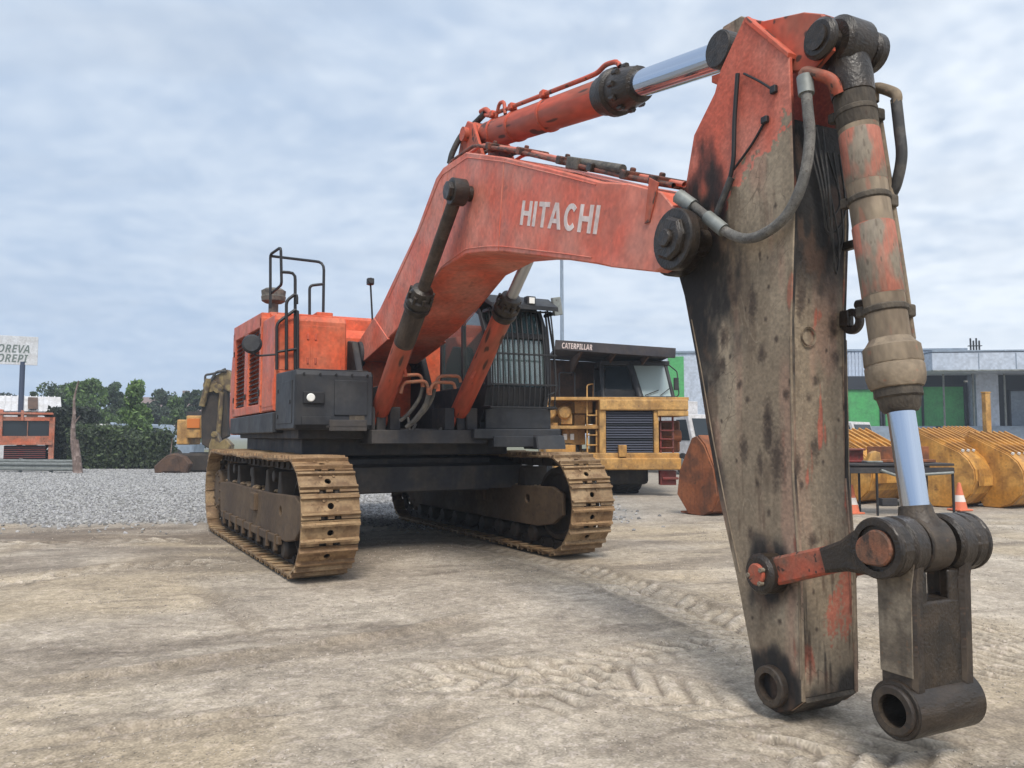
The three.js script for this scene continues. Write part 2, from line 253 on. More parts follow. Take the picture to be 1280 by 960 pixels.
function rutAt(x, z) {                                        // [height change, how much the soil is churned, pale tone painted on lug tops as if lit]
  let h = 0, churn = 0, tone = 0, lug = 0, crack = 0;
  for (const r of ruts) {
    const [x0, x1, z0, z1] = r.box; if (x < x0 || x > x1 || z < z0 || z > z1) continue;
    let best = 9, S = 0, side = 0;
    for (const [ax, az, dx, dz, L, s0] of r.seg) {
      const t = Math.min(L, Math.max(0, (x - ax) * dx + (z - az) * dz)), ex = x - ax - dx * t, ez = z - az - dz * t, d = Math.hypot(ex, ez);
      if (d < best) { best = d; S = s0 + t; side = -ex * dz + ez * dx; }
    }
    const wob = 0.10 * (fbm(x * 2.2 + 50, z * 2.2, 2) - 0.5), half = r.w / 2 + wob;
    if (best > half + 0.25) continue;
    const ends = sst(0, 0.6, S) * sst(0, 0.6, r.total - S), patchy = sst(0.25, 0.6, fbm(x * 1.1 + 9, z * 1.1 + 4, 3));
    const inside = 1 - sst(half - 0.06, half + 0.04, best), berm = Math.exp(-(((best - half - 0.05) / 0.07) ** 2));
    const e = ends * (0.55 + 0.45 * patchy);
    h += e * (-r.d * inside + r.d * 0.6 * berm);
    if (r.lug) {
      const jit = 0.25 * (fbm(S * 1.3 + r.w * 40, side * 1.5 + 6, 2) - 0.5), ph = S / r.pitch + r.k * Math.abs(side) / r.pitch * 0.7 + jit, fr = ph - Math.floor(ph);
      const amp = 0.45 + 0.9 * TAB[(Math.floor(ph) * 37 + (side > 0 ? 911 : 0)) & 65535], bar = sst(0.10, 0.22, fr) * (1 - 0.75 * sst(0.3, 1.0, fr)) * amp * sst(0.015, 0.05, Math.abs(side));
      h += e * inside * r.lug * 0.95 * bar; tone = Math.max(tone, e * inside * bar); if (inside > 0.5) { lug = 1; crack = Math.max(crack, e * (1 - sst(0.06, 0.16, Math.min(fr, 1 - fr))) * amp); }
    }
    churn = Math.max(churn, e * (inside + 0.6 * berm));
  }
  return [h, churn, tone, lug, crack];
}
function groove(x, z) { const [, churn, , lug, crack] = rutAt(x, z); return lug ? 0.75 * crack : 0.5 * churn; }   // shade painted into the crevices between lug prints, damp soil in plain ruts
const cT = Math.cos(TRK), sT = Math.sin(TRK);
const toTrack = (x, z) => [cT * (x - MX) - sT * (z - MZ), sT * (x - MX) + cT * (z - MZ)];
const stickFoot = onGround(1010, 885);
function gravelMask(x, z) { const e = fbm(x * 0.55 + 30, z * 0.55 + 3, 4); return sst(-14.1, -15.2, z + (e - 0.5) * 2.2) * (1 - sst(0.6, 3.0, x + (z + 15) * 0.12 + (e - 0.5) * 2)); }
function groundAt(x, z) {
  const far = Math.hypot(x, z + 6), near = 1 - sst(14, 26, far);
  let h = (fbm(x * 0.45 + 11, z * 0.45 + 70, 3) - 0.5) * 0.09 + (fbm(x * 2.1 + 3, z * 2.1, 4) - 0.5) * 0.022 * near + (fbm(x * 9 + 7, z * 9, 3) - 0.5) * 0.008 * near;
  const [rh, churn, tone] = near > 0 ? rutAt(x, z) : [0, 0, 0];
  h += rh * near;
  const [lx, lz] = toTrack(x, z), da = Math.max(Math.abs(lx) - 3.0, Math.abs(Math.abs(lz) - 1.725) - 0.33);
  const keep = sst(0, 0.9, da);
  h = h * keep - 0.018 * (1 - keep) - 0.004;
  const df = Math.hypot(x - stickFoot[0], z - stickFoot[1]); h = mix(-0.01, h, sst(0.15, 0.7, df));
  if (z < -16) h = Math.min(h, 0) * (1 - sst(-16, -24, z));
  return [h, churn, tone];
}
{
  const xs = [], zs = [];
  { let x = 0, st = 0.024; const h = []; while (x < 420) { h.push(x); if (x > 4.5) st *= 1.045; x += st; } for (let i = h.length - 1; i > 0; i--) xs.push(-h[i]); xs.push(...h); }
  { let z = -2.2, st = 0.02; while (z > -420) { zs.push(z); st *= z < -13 ? 1.05 : 1.004; z -= st; } }
  zs.unshift(-1.9, -1.5); zs.unshift(20, 8, 3, 0, -1.0);
  const nx = xs.length, nz = zs.length, pos = new Float32Array(nx * nz * 3), col = new Float32Array(nx * nz * 3), uv = new Float32Array(nx * nz * 2), idx = [];
  const dry = [0.465, 0.405, 0.33], pale = [0.61, 0.54, 0.445], dampAndShade = [0.225, 0.185, 0.145], ochre = [0.53, 0.425, 0.275], gravel = [0.33, 0.335, 0.335], churned = [0.52, 0.435, 0.315], rear = [0.43, 0.39, 0.335];  // the damp colour doubles as painted shade in the lug crevices
  for (let j = 0; j < nz; j++) for (let i = 0; i < nx; i++) {
    const x = xs[i] + 1.0, z = zs[j], k = j * nx + i, [h, churn, tone] = groundAt(x, z);
    pos[3 * k] = x; pos[3 * k + 1] = h; pos[3 * k + 2] = z; uv[2 * k] = x / 7; uv[2 * k + 1] = z / 7;
    // bands of damp and dry soil drawn out along the way the machines drive
    const a = x * 0.94 - z * 0.34, b = x * 0.34 + z * 0.94;
    const w1 = fbm(a * 0.22 + 21, b * 0.9 + 5, 4), w2 = fbm(a * 0.8 + 61, b * 2.6 + 15, 4), w3 = fbm(x * 1.6 + 2, z * 1.6 + 45, 4), w4 = fbm(a * 1.6 + 9, b * 9 + 81, 3);
    let c = mix3(dry, pale, sst(0.42, 0.7, w3 * 0.6 + w2 * 0.4));
    c = mix3(c, ochre, 0.5 * sst(0.42, 0.66, fbm(x * 0.5 + 90, z * 0.5 + 33, 3)));
    c = mix3(c, dampAndShade, 0.72 * sst(0.48, 0.70, w1 * 0.6 + w2 * 0.4));
    c = mix3(c, dampAndShade, 0.5 * sst(0.60, 0.70, w4 * 0.6 + w2 * 0.4));
    const m1 = fbm(x * 5.5 + 31, z * 5.5 + 12, 3) - 0.5, m2 = fbm(x * 15 + 3, z * 15 + 71, 2) - 0.5, gr = 1 + 0.2 * m1 + 0.2 * m2; c = [c[0] * gr, c[1] * gr, c[2] * gr]; c = mix3(c, dampAndShade, 0.22 * sst(0.70, 0.80, fbm(x * 9 + 17, z * 9 + 40, 3)));
    c = mix3(c, churned, 0.4 * churn * sst(0.3, 0.6, w3)); c = mix3(c, pale, 0.65 * tone); if (churn > 0.3) c = mix3(c, dampAndShade, groove(x, z));  // lug tops painted lit, their crevices painted shaded, plain ruts damp
    // a belt of trodden damp earth where the yard meets the gravel
    const belt = Math.exp(-(((z + 12.9 + (w3 - 0.5) * 1.4) / 1.3) ** 2)) * (1 - sst(-4, -2.2, x)); c = mix3(c, [0.17, 0.128, 0.092], 0.85 * belt * sst(0.2, 0.5, w2) * (1 - 0.9 * tone));
    c = mix3(c, rear, sst(-14, -19, z) * 0.8);
    c = mix3(c, gravel, gravelMask(x, z)); c = mix3(c, [0.22, 0.225, 0.14], sst(-47, -56, z) * (1 - sst(4, 12, x + (z + 44) * 0.1)));   // rough grass beyond the hedge
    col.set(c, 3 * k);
  }
  for (let j = 0; j + 1 < nz; j++) for (let i = 0; i + 1 < nx; i++) { const a = j * nx + i, b = a + 1, c = a + nx, d = c + 1; idx.push(a, b, c, b, d, c); }
  const g = new THREE.BufferGeometry();
  g.setAttribute('position', new THREE.BufferAttribute(pos, 3)); g.setAttribute('color', new THREE.BufferAttribute(col, 3)); g.setAttribute('uv', new THREE.BufferAttribute(uv, 2)); g.setIndex(idx); g.computeVertexNormals();
  const grain = tex(2048, 2048, (u, v) => {
    const a = fbm(u * 20, v * 20, 4, 20), b = vn(u * 256 * 3, v * 256 * 3, 256), c = vn(u * 700 + 13, v * 700, 256), s = fbm(u * 120 + 5, v * 120, 3, 120), st = sst(0.72, 0.8, vn(u * 230 + 7, v * 230 + 3, 230)), dk = sst(0.74, 0.82, fbm(u * 90 + 60, v * 90, 2, 90));
    const m = 212 + 44 * (a - 0.5) + 44 * (b - 0.5) + 32 * (c - 0.5) + 54 * (s - 0.5) + st * 20 - dk * 16; return [m + 2, m, m - 3 + st * 5];
  });
  const bump = tex(2048, 2048, (u, v) => grey(255 * (0.4 * fbm(u * 40, v * 40, 4, 40) + 0.3 * fbm(u * 120 + 5, v * 120, 3, 120) + 0.2 * vn(u * 768, v * 768, 256) + 0.16 * sst(0.70, 0.82, vn(u * 230 + 7, v * 230 + 3, 230)))), false);
  const m = new THREE.MeshStandardMaterial({ map: grain, bumpMap: bump, bumpScale: 0.009, vertexColors: true, roughness: 0.95 });
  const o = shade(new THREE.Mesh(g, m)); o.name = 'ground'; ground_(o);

  // loose stones: the gravel bed, and a few pebbles over the dirt
  const R = rng(5), stone = new THREE.IcosahedronGeometry(1, 0); { const p = stone.attributes.position, q = rng(9), memo = new Map(); for (let i = 0; i < p.count; i++) { const key = [p.getX(i), p.getY(i), p.getZ(i)].map((t) => t.toFixed(3)).join(); if (!memo.has(key)) memo.set(key, 0.7 + q() * 0.5); const s = memo.get(key); p.setXYZ(i, p.getX(i) * s, p.getY(i) * s * 0.7, p.getZ(i) * s); } stone.computeVertexNormals(); }
  const place = (name, label, category, list, mat) => {
    const im = new THREE.InstancedMesh(stone, mat, list.length), t = new THREE.Object3D(), c = new THREE.Color();
    list.forEach(([x, y, z, s, tone], i) => { t.position.set(x, y, z); t.rotation.set(R() * 6, R() * 6, R() * 6); t.scale.set(s, s, s); t.updateMatrix(); im.setMatrixAt(i, t.matrix); im.setColorAt(i, c.setRGB(tone[0], tone[1], tone[2])); });
    im.name = name; im.userData = { label, category, kind: 'stuff' }; shade(im); scene.add(im);
  };
  const bed = [], peb = [];
  while (bed.length < 70000) {
    const z = -13.4 - 25 * Math.pow(R(), 1.5), x = -1 - 24 * R() + 4 * R(); if (x < z * 0.72 - 1 || R() > gravelMask(x, z) + 0.015) continue;
    const t = 0.15 + 0.25 * R(), s = 0.014 + 0.026 * R() * R() + 0.0006 * -z; bed.push([x, groundAt(x, z)[0] + 0.006, z, s, [t, t * 1.0, t * (0.96 + 0.08 * R())]]);
  }
  while (peb.length < 9000) {
    const z = -2.8 - 13 * R(), x = (R() - 0.45) * (2.2 - z * 1.5); const f = fbm(x * 1.3 + 4, z * 1.3 + 8, 3); if (R() > sst(0.4, 0.7, f)) continue;
    const t = 0.16 + 0.26 * R(); peb.push([x, groundAt(x, z)[0] + 0.002, z, 0.003 + 0.010 * R() * R() * R() + 0.0003 * -z, [t * 1.2, t * 1.06, t * 0.9]]);
  }
  const sm = new THREE.MeshStandardMaterial({ roughness: 0.95 });
  place('gravel', 'bed of loose pale grey gravel beyond the dirt yard', 'gravel', bed, sm);
  place('pebbles', 'scattered small brown pebbles lying on the dirt', 'pebbles', peb, sm);
}
console.log('ground');

// ---------- the excavator ----------
const EX = thing('excavator', 'huge orange crawler excavator without a bucket, its muddy stick lowered to the ground', 'excavator', [MX, 0, MZ], TRK);
const up = (name, parts, mat, parent = EX) => { const m = part(name, parts, mat, parent); if (parent === EX) m.rotation.y = SWG; return m; };
const Zp = V(0, 0, 1);
// --- tracks
{
  const HX = 2.555, HY = 0.692, RP = 0.628, N = 50, per = 4 * HX + 2 * Math.PI * RP, pitch = per / N;
  const at = (s) => {                                          // point and tangent along the belt
    s = ((s % per) + per) % per; const L = 2 * HX, A = Math.PI * RP;
    if (s < L) return [-HX + s, HY + RP - 0.02 * Math.sin(Math.PI * s / L) * Math.abs(Math.sin(3 * Math.PI * s / L)), 0]; s -= L;
    if (s < A) { const a = Math.PI / 2 - s / RP; return [HX + RP * Math.cos(a), HY + RP * Math.sin(a), a - Math.PI / 2]; } s -= A;
    if (s < L) return [HX - s, HY - RP, Math.PI]; s -= L;
    const a = -Math.PI / 2 - s / RP; return [-HX + RP * Math.cos(a), HY + RP * Math.sin(a), a - Math.PI / 2];
  };
  const l = pitch * 0.975, w = 0.325;
  const sh = (hole) => {
    const s = new THREE.Shape(); const P = [[-l / 2, -w], [l / 2, -w], [l / 2, -0.115], [l / 2 - 0.034, -0.115], [l / 2 - 0.034, -0.035], [l / 2, -0.035], [l / 2, 0.035], [l / 2 - 0.034, 0.035], [l / 2 - 0.034, 0.115], [l / 2, 0.115], [l / 2, w], [-l / 2, w]];
    s.setFromPoints(P.map(([a, b]) => new THREE.Vector2(a, b)));
    for (const [a, b, r] of hole ? [[0, 0, 0.036]] : []) { const h = new THREE.Path(); h.absarc(a, b, r, 0, 7, true); s.holes.push(h); }
    const g = new THREE.ExtrudeGeometry(s, { depth: 0.022, bevelEnabled: false, curveSegments: 10 }); g.rotateX(-Math.PI / 2); g.scale(1, 1, -1);
    const idx = g.index; if (idx) throw new Error('indexed'); const p = g.attributes.position.array, n = g.attributes.normal.array;   // mirrored: turn the faces round again
    for (let i = 0; i < p.length; i += 9) for (let k = 0; k < 3; k++) { let t = p[i + 3 + k]; p[i + 3 + k] = p[i + 6 + k]; p[i + 6 + k] = t; t = n[i + 3 + k]; n[i + 3 + k] = n[i + 6 + k]; n[i + 6 + k] = t; }
    const bar = (x) => slab([[x - 0.026, 0.018], [x + 0.026, 0.018], [x + 0.014, 0.058], [x - 0.010, 0.058]], -w, w, 0.004);
    const bolts = [[-0.06, 0.075], [0.06, 0.075], [-0.06, -0.075], [0.06, -0.075]].map(([x, z]) => rod(V(x, 0.02, z), V(x, 0.034, z), 0.017, 0.016, 6));
    return geo([g, box(0.07, 0.012, 0.19, l / 2, -0.010, 0.225), box(0.07, 0.012, 0.19, l / 2, -0.010, -0.225), bar(-l / 2 + 0.04), bar(l / 2 - 0.055), bolts]);
  };
  const shoes = [0, 1, 2, 3, 4].map(() => sh(true)); shoes.forEach((g, k) => { const t = g.attributes.uv; for (let i = 0; i < t.count; i++) t.setXY(i, t.getX(i) + k * 0.37, t.getY(i) + k * 0.21); });
  const link = geo([slab([[-l / 2, -0.13], [l / 2 + 0.05, -0.13], [l / 2 + 0.05, -0.03], [l / 2 - 0.02, 0], [-l / 2 + 0.02, 0]], 0.065, 0.105, 0.004), slab([[-l / 2, -0.13], [l / 2 + 0.05, -0.13], [l / 2 + 0.05, -0.03], [l / 2 - 0.02, 0], [-l / 2 + 0.02, 0]], -0.105, -0.065, 0.004), rod(V(-l / 2, -0.075, -0.13), V(-l / 2, -0.075, 0.13), 0.04, 0.04, 10)]);
  const R = rng(31), tint = [M.shoe, M.shoe.clone(), M.shoe.clone(), M.shoe.clone()]; tint[1].color.setRGB(0.80, 0.77, 0.72); tint[2].color.setRGB(0.96, 0.93, 0.86); tint[3].color.setRGB(0.88, 0.80, 0.70); tint[0].color.setRGB(0.93, 0.92, 0.90);
  for (const side of [1, -1]) {
    const zc = side * 1.725;
    // the belt with its shoes
    const links = []; for (let i = 0; i < N; i++) { const [x, y, a] = at(i * pitch), g = link.clone(); g.rotateZ(a); g.translate(x, y, zc); links.push(g); }
    const belt = part('crawler_track', links, M.chain, EX);
    belt.userData.label = side > 0 ? 'muddy crawler belt with its outer side in view' : 'crawler belt below the driver cab';
    for (let i = 0; i < N; i++) { const [x, y, a] = at(i * pitch), m = share('track_shoe', shoes[Math.floor(R() * 5)], tint[Math.floor(R() * 4)], belt); m.position.set(x, y, zc); m.rotation.set((R() - 0.5) * 0.012, 0, a + (R() - 0.5) * 0.02); }
    // frame: a long box with a sloped top, yokes, guards and rollers
    const zo = zc + side * 0.245, zi = zc - side * 0.245;
    const prof = [[-2.15, 0.36], [2.2, 0.36], [2.62, 0.42], [2.86, 0.56], [2.86, 0.84], [2.6, 0.92], [1.9, 0.90], [1.35, 0.88], [-1.6, 0.88], [-2.2, 0.84]];
    const fr = part('track_frame', [slab(prof, zo, zo - side * 0.06, 0.012, [[1.95, 0.7, 0.055], [0.55, 0.74, 0.07]]), slab(prof, zi, zi + side * 0.06, 0.012, [[1.95, 0.72, 0.055]]), bx(-2.1, 2.1, 0.45, 0.85, zc - 0.17, zc + 0.17), bx(0.42, 0.7, 0.60, 0.84, zc - 0.3, zc + 0.3, 0.02)], M.trackFrame, EX);
    part('step_guard', [bx(-1.9, 2.0, 0.30, 0.40, zo - 0.02 * side, zo + side * 0.035), ...[-1.6, -1.1, -0.6, -0.1, 0.4, 0.9, 1.4, 1.85].map((x) => bx(x - 0.035, x + 0.035, 0.22, 0.42, zo, zo + side * 0.05))], M.trackFrame, fr);
    for (const x of [-1.75, -0.9, 0.1, 1.0, 1.7]) part('frame_post', [slab([[x - 0.12, 0.86], [x + 0.12, 0.86], [x + 0.05, 1.16], [x - 0.05, 1.16]], zc - 0.2, zc + 0.2, 0.01)], M.chain, fr);
    for (const x of [-2.0, -1.5, -1.0, -0.5, 0, 0.5, 1.0, 1.5, 2.0]) part('track_roller', [lathe(V(x, 0.245, zc - 0.22), Zp, [[0, 0], [0, 0.09], [0.04, 0.12], [0.14, 0.12], [0.15, 0.1], [0.29, 0.1], [0.30, 0.12], [0.40, 0.12], [0.44, 0.09], [0.44, 0]], 18)], M.chain, fr);
    for (const x of [-1.3, 0.0, 1.35]) part('carrier_roller', [disc(V(x, 1.09, zc), Zp, 0.075, 0.4, 16)], M.chain, fr);
    part('idler_wheel', [lathe(V(HX, HY, zc - 0.15), Zp, [[0, 0], [0, 0.12], [0.05, 0.15], [0.07, 0.38], [0.0, 0.42], [0.02, 0.485], [0.08, 0.485], [0.09, 0.5], [0.21, 0.5], [0.22, 0.485], [0.28, 0.485], [0.3, 0.42], [0.23, 0.38], [0.25, 0.15], [0.3, 0.12], [0.3, 0]], 36)], M.chain, fr);
    const teeth = []; for (let i = 0; i < 14; i++) { const a = i / 14 * 6.2832, g = slab([[0.42, -0.07], [0.52, -0.03], [0.52, 0.03], [0.42, 0.07]], -0.05, 0.05, 0.006); g.rotateZ(a); g.translate(-HX, HY, zc); teeth.push(g); }
    part('drive_sprocket', [teeth, disc(V(-HX, HY, zc), Zp, 0.44, 0.1, 32), disc(V(-HX, HY, zc + side * 0.05), Zp, 0.34, 0.36, 28, 0.03), Array.from({ length: 12 }, (_, i) => rod(V(-HX + 0.28 * Math.cos(i * 0.5236), HY + 0.28 * Math.sin(i * 0.5236), zc + side * 0.2), V(-HX + 0.28 * Math.cos(i * 0.5236), HY + 0.28 * Math.sin(i * 0.5236), zc + side * 0.25), 0.024, 0.024, 6))], M.trackFrame, fr);
    // clods of dried earth and stones lying on the frame
    const clods = []; for (let i = 0; i < 90; i++) { const s = 0.02 + 0.05 * R(), g = new THREE.IcosahedronGeometry(s, 1); g.scale(1.3, 0.6, 1); g.translate(-1.9 + 3.9 * R(), 0.885, zc + (R() - 0.5) * 0.4); clods.push(g); }
    part('mud_clods', clods, M.shoe, fr);
  }
  // undercarriage cross beams and swing ring
  part('undercarriage_beam', [bx(-1.35, 1.35, 0.82, 1.30, -1.2, 1.2, 0.03), slab([[0.55, 0.95], [1.5, 0.85], [1.55, 1.18], [0.9, 1.30], [0.55, 1.30]], -1.62, 1.62, 0.02), slab([[-0.55, 0.95], [-1.5, 0.85], [-1.55, 1.18], [-0.9, 1.30], [-0.55, 1.30]], -1.62, 1.62, 0.02)], M.frameDark, EX);
  part('swing_ring', [lathe(V(0, 1.28, 0), V(0, 1, 0), [[0, 0.6], [0, 1.12], [0.1, 1.12], [0.11, 1.05], [0.2, 1.05], [0.21, 1.1], [0.29, 1.1], [0.29, 0.6]], 48)], M.frameDark, EX);
}
// --- revolving frame and housings
{
  const deck = up('revolving_frame', [bx(-3.4, 1.5, 1.34, 1.57, -1.45, 1.5, 0.02), bx(-3.6, 1.75, 1.56, 1.70, -1.55, 1.6, 0.02), bx(-0.3, 1.9, 1.62, 2.25, -0.62, -0.50), bx(-0.3, 1.9, 1.62, 2.25, 0.50, 0.62), slab([[-0.5, 1.7], [1.2, 1.7], [0.75, 2.4], [0.35, 3.0], [0.0, 3.05], [-0.3, 2.8]], 0.46, 0.56, 0.015), slab([[-0.5, 1.7], [1.2, 1.7], [0.75, 2.4], [0.35, 3.0], [0.0, 3.05], [-0.3, 2.8]], -0.56, -0.46, 0.015), bx(1.5, 2.1, 1.50, 1.68, -0.85, 0.75), bx(1.45, 1.95, 1.68, 1.98, -0.78, -0.62), bx(1.45, 1.95, 1.68, 1.98, -0.44, -0.3), bx(1.45, 1.95, 1.68, 1.98, 0.32, 0.46), bx(1.45, 1.95, 1.68, 1.98, 0.66, 0.76)], M.frameDark);
  // black tool box in front of the tank, with its lamp and step
  const z1 = 1.75, zB = UX(369, 461, 2.05).z, bot = 1.68;
  const tb = up('tool_box', [slab([[0.72, bot], [2.0, bot], [2.05, bot + 0.06], [2.05, 2.36], [2.0, 2.42], [0.72, 2.46]], 0.72, zB, 0.02), bx(-3.9, 0.72, 1.64, 1.93, 1.2, 1.745, 0.02)], M.black);
  const recess = UX(408, 505, 2.05);
  part('box_door', [bx(2.045, 2.068, 1.86, 2.30, 0.80, 1.22, 0.008)], M.black, tb);
  part('step', [bx(2.04, 2.24, 1.70, 1.73, 0.85, 1.32), bx(2.21, 2.24, 1.66, 1.80, 0.85, 1.32)], M.frameDark, tb);
  { const c = UX(388, 497, 2.06); part('lamp_housing', [box(0.05, 0.15, 0.26, 2.06, c.y, c.z - 0.04)], M.rail, tb); part('lamp_lens', [disc(V(2.09, c.y, c.z), V(1, 0, 0), 0.052, 0.02)], M.lens, tb); }
  { const c = UX(446, 526, 2.05); part('plate', [box(0.012, 0.13, 0.2, 2.058, c.y, c.z)], M.mudDark, tb); }
  // orange tank housing behind the tool box
  const tank = up('tank_housing', [slab([[0.35, 1.95], [0.62, 1.95], [0.66, 2.45], [0.66, 3.22], [0.6, 3.3], [-0.42, 3.34], [-0.42, 1.95]], 0.72, 1.72, 0.02), bx(-0.4, 0.45, 3.30, 3.345, 0.78, 1.66)], M.orange);
  part('tank_cover', [bx(0.12, 0.42, 3.34, 3.40, 0.86, 1.10)], M.orange, tank);
  up('center_hood', [slab([[-0.6, 1.9], [0.05, 1.9], [0.1, 3.08], [-0.05, 3.22], [-0.6, 3.26]], -0.5, 0.72, 0.02)], M.orange);
  // engine housing with the louvred side doors
  const eng = up('engine_housing', [slab([[-0.44, 1.93], [-0.44, 3.44], [-0.55, 3.50], [-3.6, 3.64], [-3.95, 3.58], [-4.02, 3.3], [-4.02, 1.93]], -1.62, 1.62, 0.03), slab([[-0.46, 1.95], [-0.46, 2.08], [-3.66, 2.10], [-3.66, 1.95]], 1.60, 1.74, 0.01), slab([[-0.46, 3.25], [-0.46, 3.47], [-3.66, 3.62], [-3.66, 3.36]], 1.60, 1.74, 0.01), bx(-0.58, -0.44, 2.05, 3.4, 1.60, 1.74), bx(-3.72, -3.42, 2.0, 3.5, 1.60, 1.74), bx(-2.2, -1.82, 2.05, 3.4, 1.60, 1.735)], M.orange);
  for (const [x0, x1] of [[-3.42, -2.2], [-1.82, -0.58]]) { for (let i = 0; i < 16; i++) { const y = 2.14 + i * 0.074, g = box(x1 - x0, 0.012, 0.07, (x0 + x1) / 2, y, 1.68, 0.6, 0, 0, 0.003); part('louvre', [g], M.frameDark, eng); } }
  up('counterweight', [slab([[-3.9, 1.62], [-3.95, 2.9], [-4.1, 3.2], [-4.5, 3.2], [-4.75, 2.7], [-4.8, 1.9], [-4.6, 1.62]], -1.55, 1.66, 0.06), bx(-4.2, -3.9, 1.62, 2.9, 1.62, 1.70)], M.orange);
  // doors, hinges, latches and bolts on the housings
  for (const [x0, x1, y0, y1] of [[-0.36, 0.58, 2.02, 2.40]]) part('tank_door', [bx(x0, x1, y0, y1, 1.715, 1.727, 0.004)], M.orange, tank);
  part('tank_door', [bx(0.655, 0.668, 2.52, 3.16, 0.80, 1.20, 0.004)], M.orange, tank); part('tank_door', [bx(0.655, 0.668, 2.52, 3.16, 1.23, 1.66, 0.004)], M.orange, tank);
  for (const [y, z] of [[2.66, 1.16], [3.0, 1.16], [2.66, 1.27], [3.0, 1.27]]) part('hinge', [box(0.02, 0.09, 0.03, 0.672, y, z)], M.orangeDirty, tank);
  for (const [x, z] of [[0.3, 0.8], [0.3, 1.62], [-0.3, 0.8], [-0.3, 1.62], [0, 1.62]]) part('bolt_head', [rod(V(x, 3.34, z), V(x, 3.365, z), 0.02, 0.02, 6)], M.rail, tank);
  part('filler_cap', [disc(V(-0.1, 3.38, 1.4), V(0, 1, 0), 0.09, 0.09)], M.black, tank);
  for (const x of [-3.5, -2.0, -0.52]) for (const y of [2.25, 3.1]) part('latch', [box(0.05, 0.1, 0.02, x, y, 1.748)], M.rail, eng);
  part('step_plate', [bx(0.75, 1.95, 2.425, 2.44, 0.76, zB - 0.06, 0.004)], M.frameDark, tb); part('side_door', [bx(0.86, 1.9, 1.76, 2.30, zB - 0.004, zB + 0.010, 0.004)], M.black, tb);
  for (const [x, y] of [[1.8, 2.03], [0.95, 2.2], [0.95, 1.86]]) part('latch', [box(0.07, 0.05, 0.02, x, y, zB + 0.014)], M.rail, tb);
  for (let i = 0; i < 5; i++) part('bolt_head', [rod(V(2.045, 2.37, 0.8 + i * 0.2), V(2.066, 2.37, 0.8 + i * 0.2), 0.016, 0.016, 6)], M.rail, tb);
  part('box_hatch', [bx(2.045, 2.062, 1.74, 1.84, 1.26, 1.62, 0.006)], M.black, tb);
  // exhaust cap and pre-cleaner
  { const p = V(-1.6, 3.5, 1.2), c = UX(342, 370, -1.6); up('air_precleaner', [rod(V(c.x, 3.45, c.z), V(c.x, c.y - 0.08, c.z), 0.08), lathe(V(c.x, c.y - 0.12, c.z), V(0, 1, 0), [[0, 0], [0, 0.14], [0.03, 0.19], [0.1, 0.2], [0.12, 0.19], [0.2, 0.2], [0.24, 0.14], [0.25, 0]], 26)], M.hoseMud); }
  // rails, in black pipe
  const q = (u, v, x) => { const a = UX(u, v, x); return [a.x, a.y, a.z]; };
  up('hand_rail', [bentPipe([q(338, 385, -0.9), q(338, 318, -0.9), q(351, 309, -0.5), q(352, 356, -0.5), q(340, 366, -0.9)], 0.022), bentPipe([q(338, 320, -0.9), q(405, 328, -0.2), q(404, 396, -0.2)], 0.022, 0.12), bentPipe([q(387, 400, -0.2), q(387, 357, -0.2), q(405, 355, -0.2)], 0.022)], M.rail);
  up('ladder_rail', [bentPipe([q(352, 340, 0.66), q(369, 341, 0.66), q(369, 462, 0.7)], 0.022, 0.08), bentPipe([q(346, 462, 0.72), q(346, 404, 0.72), q(372, 385, 0.72), q(372, 462, 0.72)], 0.022), bentPipe([q(358, 462, 0.74), q(358, 376, 0.74), q(371, 366, 0.74), q(371, 380, 0.74)], 0.022), ...[440].map((v) => bentPipe([q(346, v, 0.72), q(359, v - 2, 0.73), q(371, v - 4, 0.72)], 0.018))], M.rail);
  { const c = UX(315, 430, 0.7); const mr = up('side_mirror', [disc(c, V(1, 0.1, 0.3).normalize(), 0.135, 0.07, 26, 0.03), bentPipe([[c.x, c.y - 0.05, c.z], [c.x - 0.03, c.y - 0.16, c.z - 0.05], q(346, 443, 0.7)], 0.014)], M.black); }
  { const a = UX(463, 352, 0.4), b = UX(466, 384, 0.4); up('antenna', [rod(V(b.x, b.y - 0.25, b.z), a, 0.014), disc(a, V(1, 0.2, 0), 0.05, 0.1), box(0.09, 0.1, 0.1, a.x, a.y, a.z)], M.rail); }
  up('belly_hoses', [pipe([q(478, 520, 1.7), q(480, 545, 1.9), q(492, 552, 1.95), q(510, 545, 1.95), q(520, 530, 1.9)], 0.02), pipe([q(510, 522, 1.75), q(515, 545, 1.9), q(535, 553, 1.95), q(552, 535, 1.9)], 0.02), pipe([q(485, 500, 1.5), q(490, 530, 1.7), q(500, 545, 1.8)], 0.02)], M.hose);
}
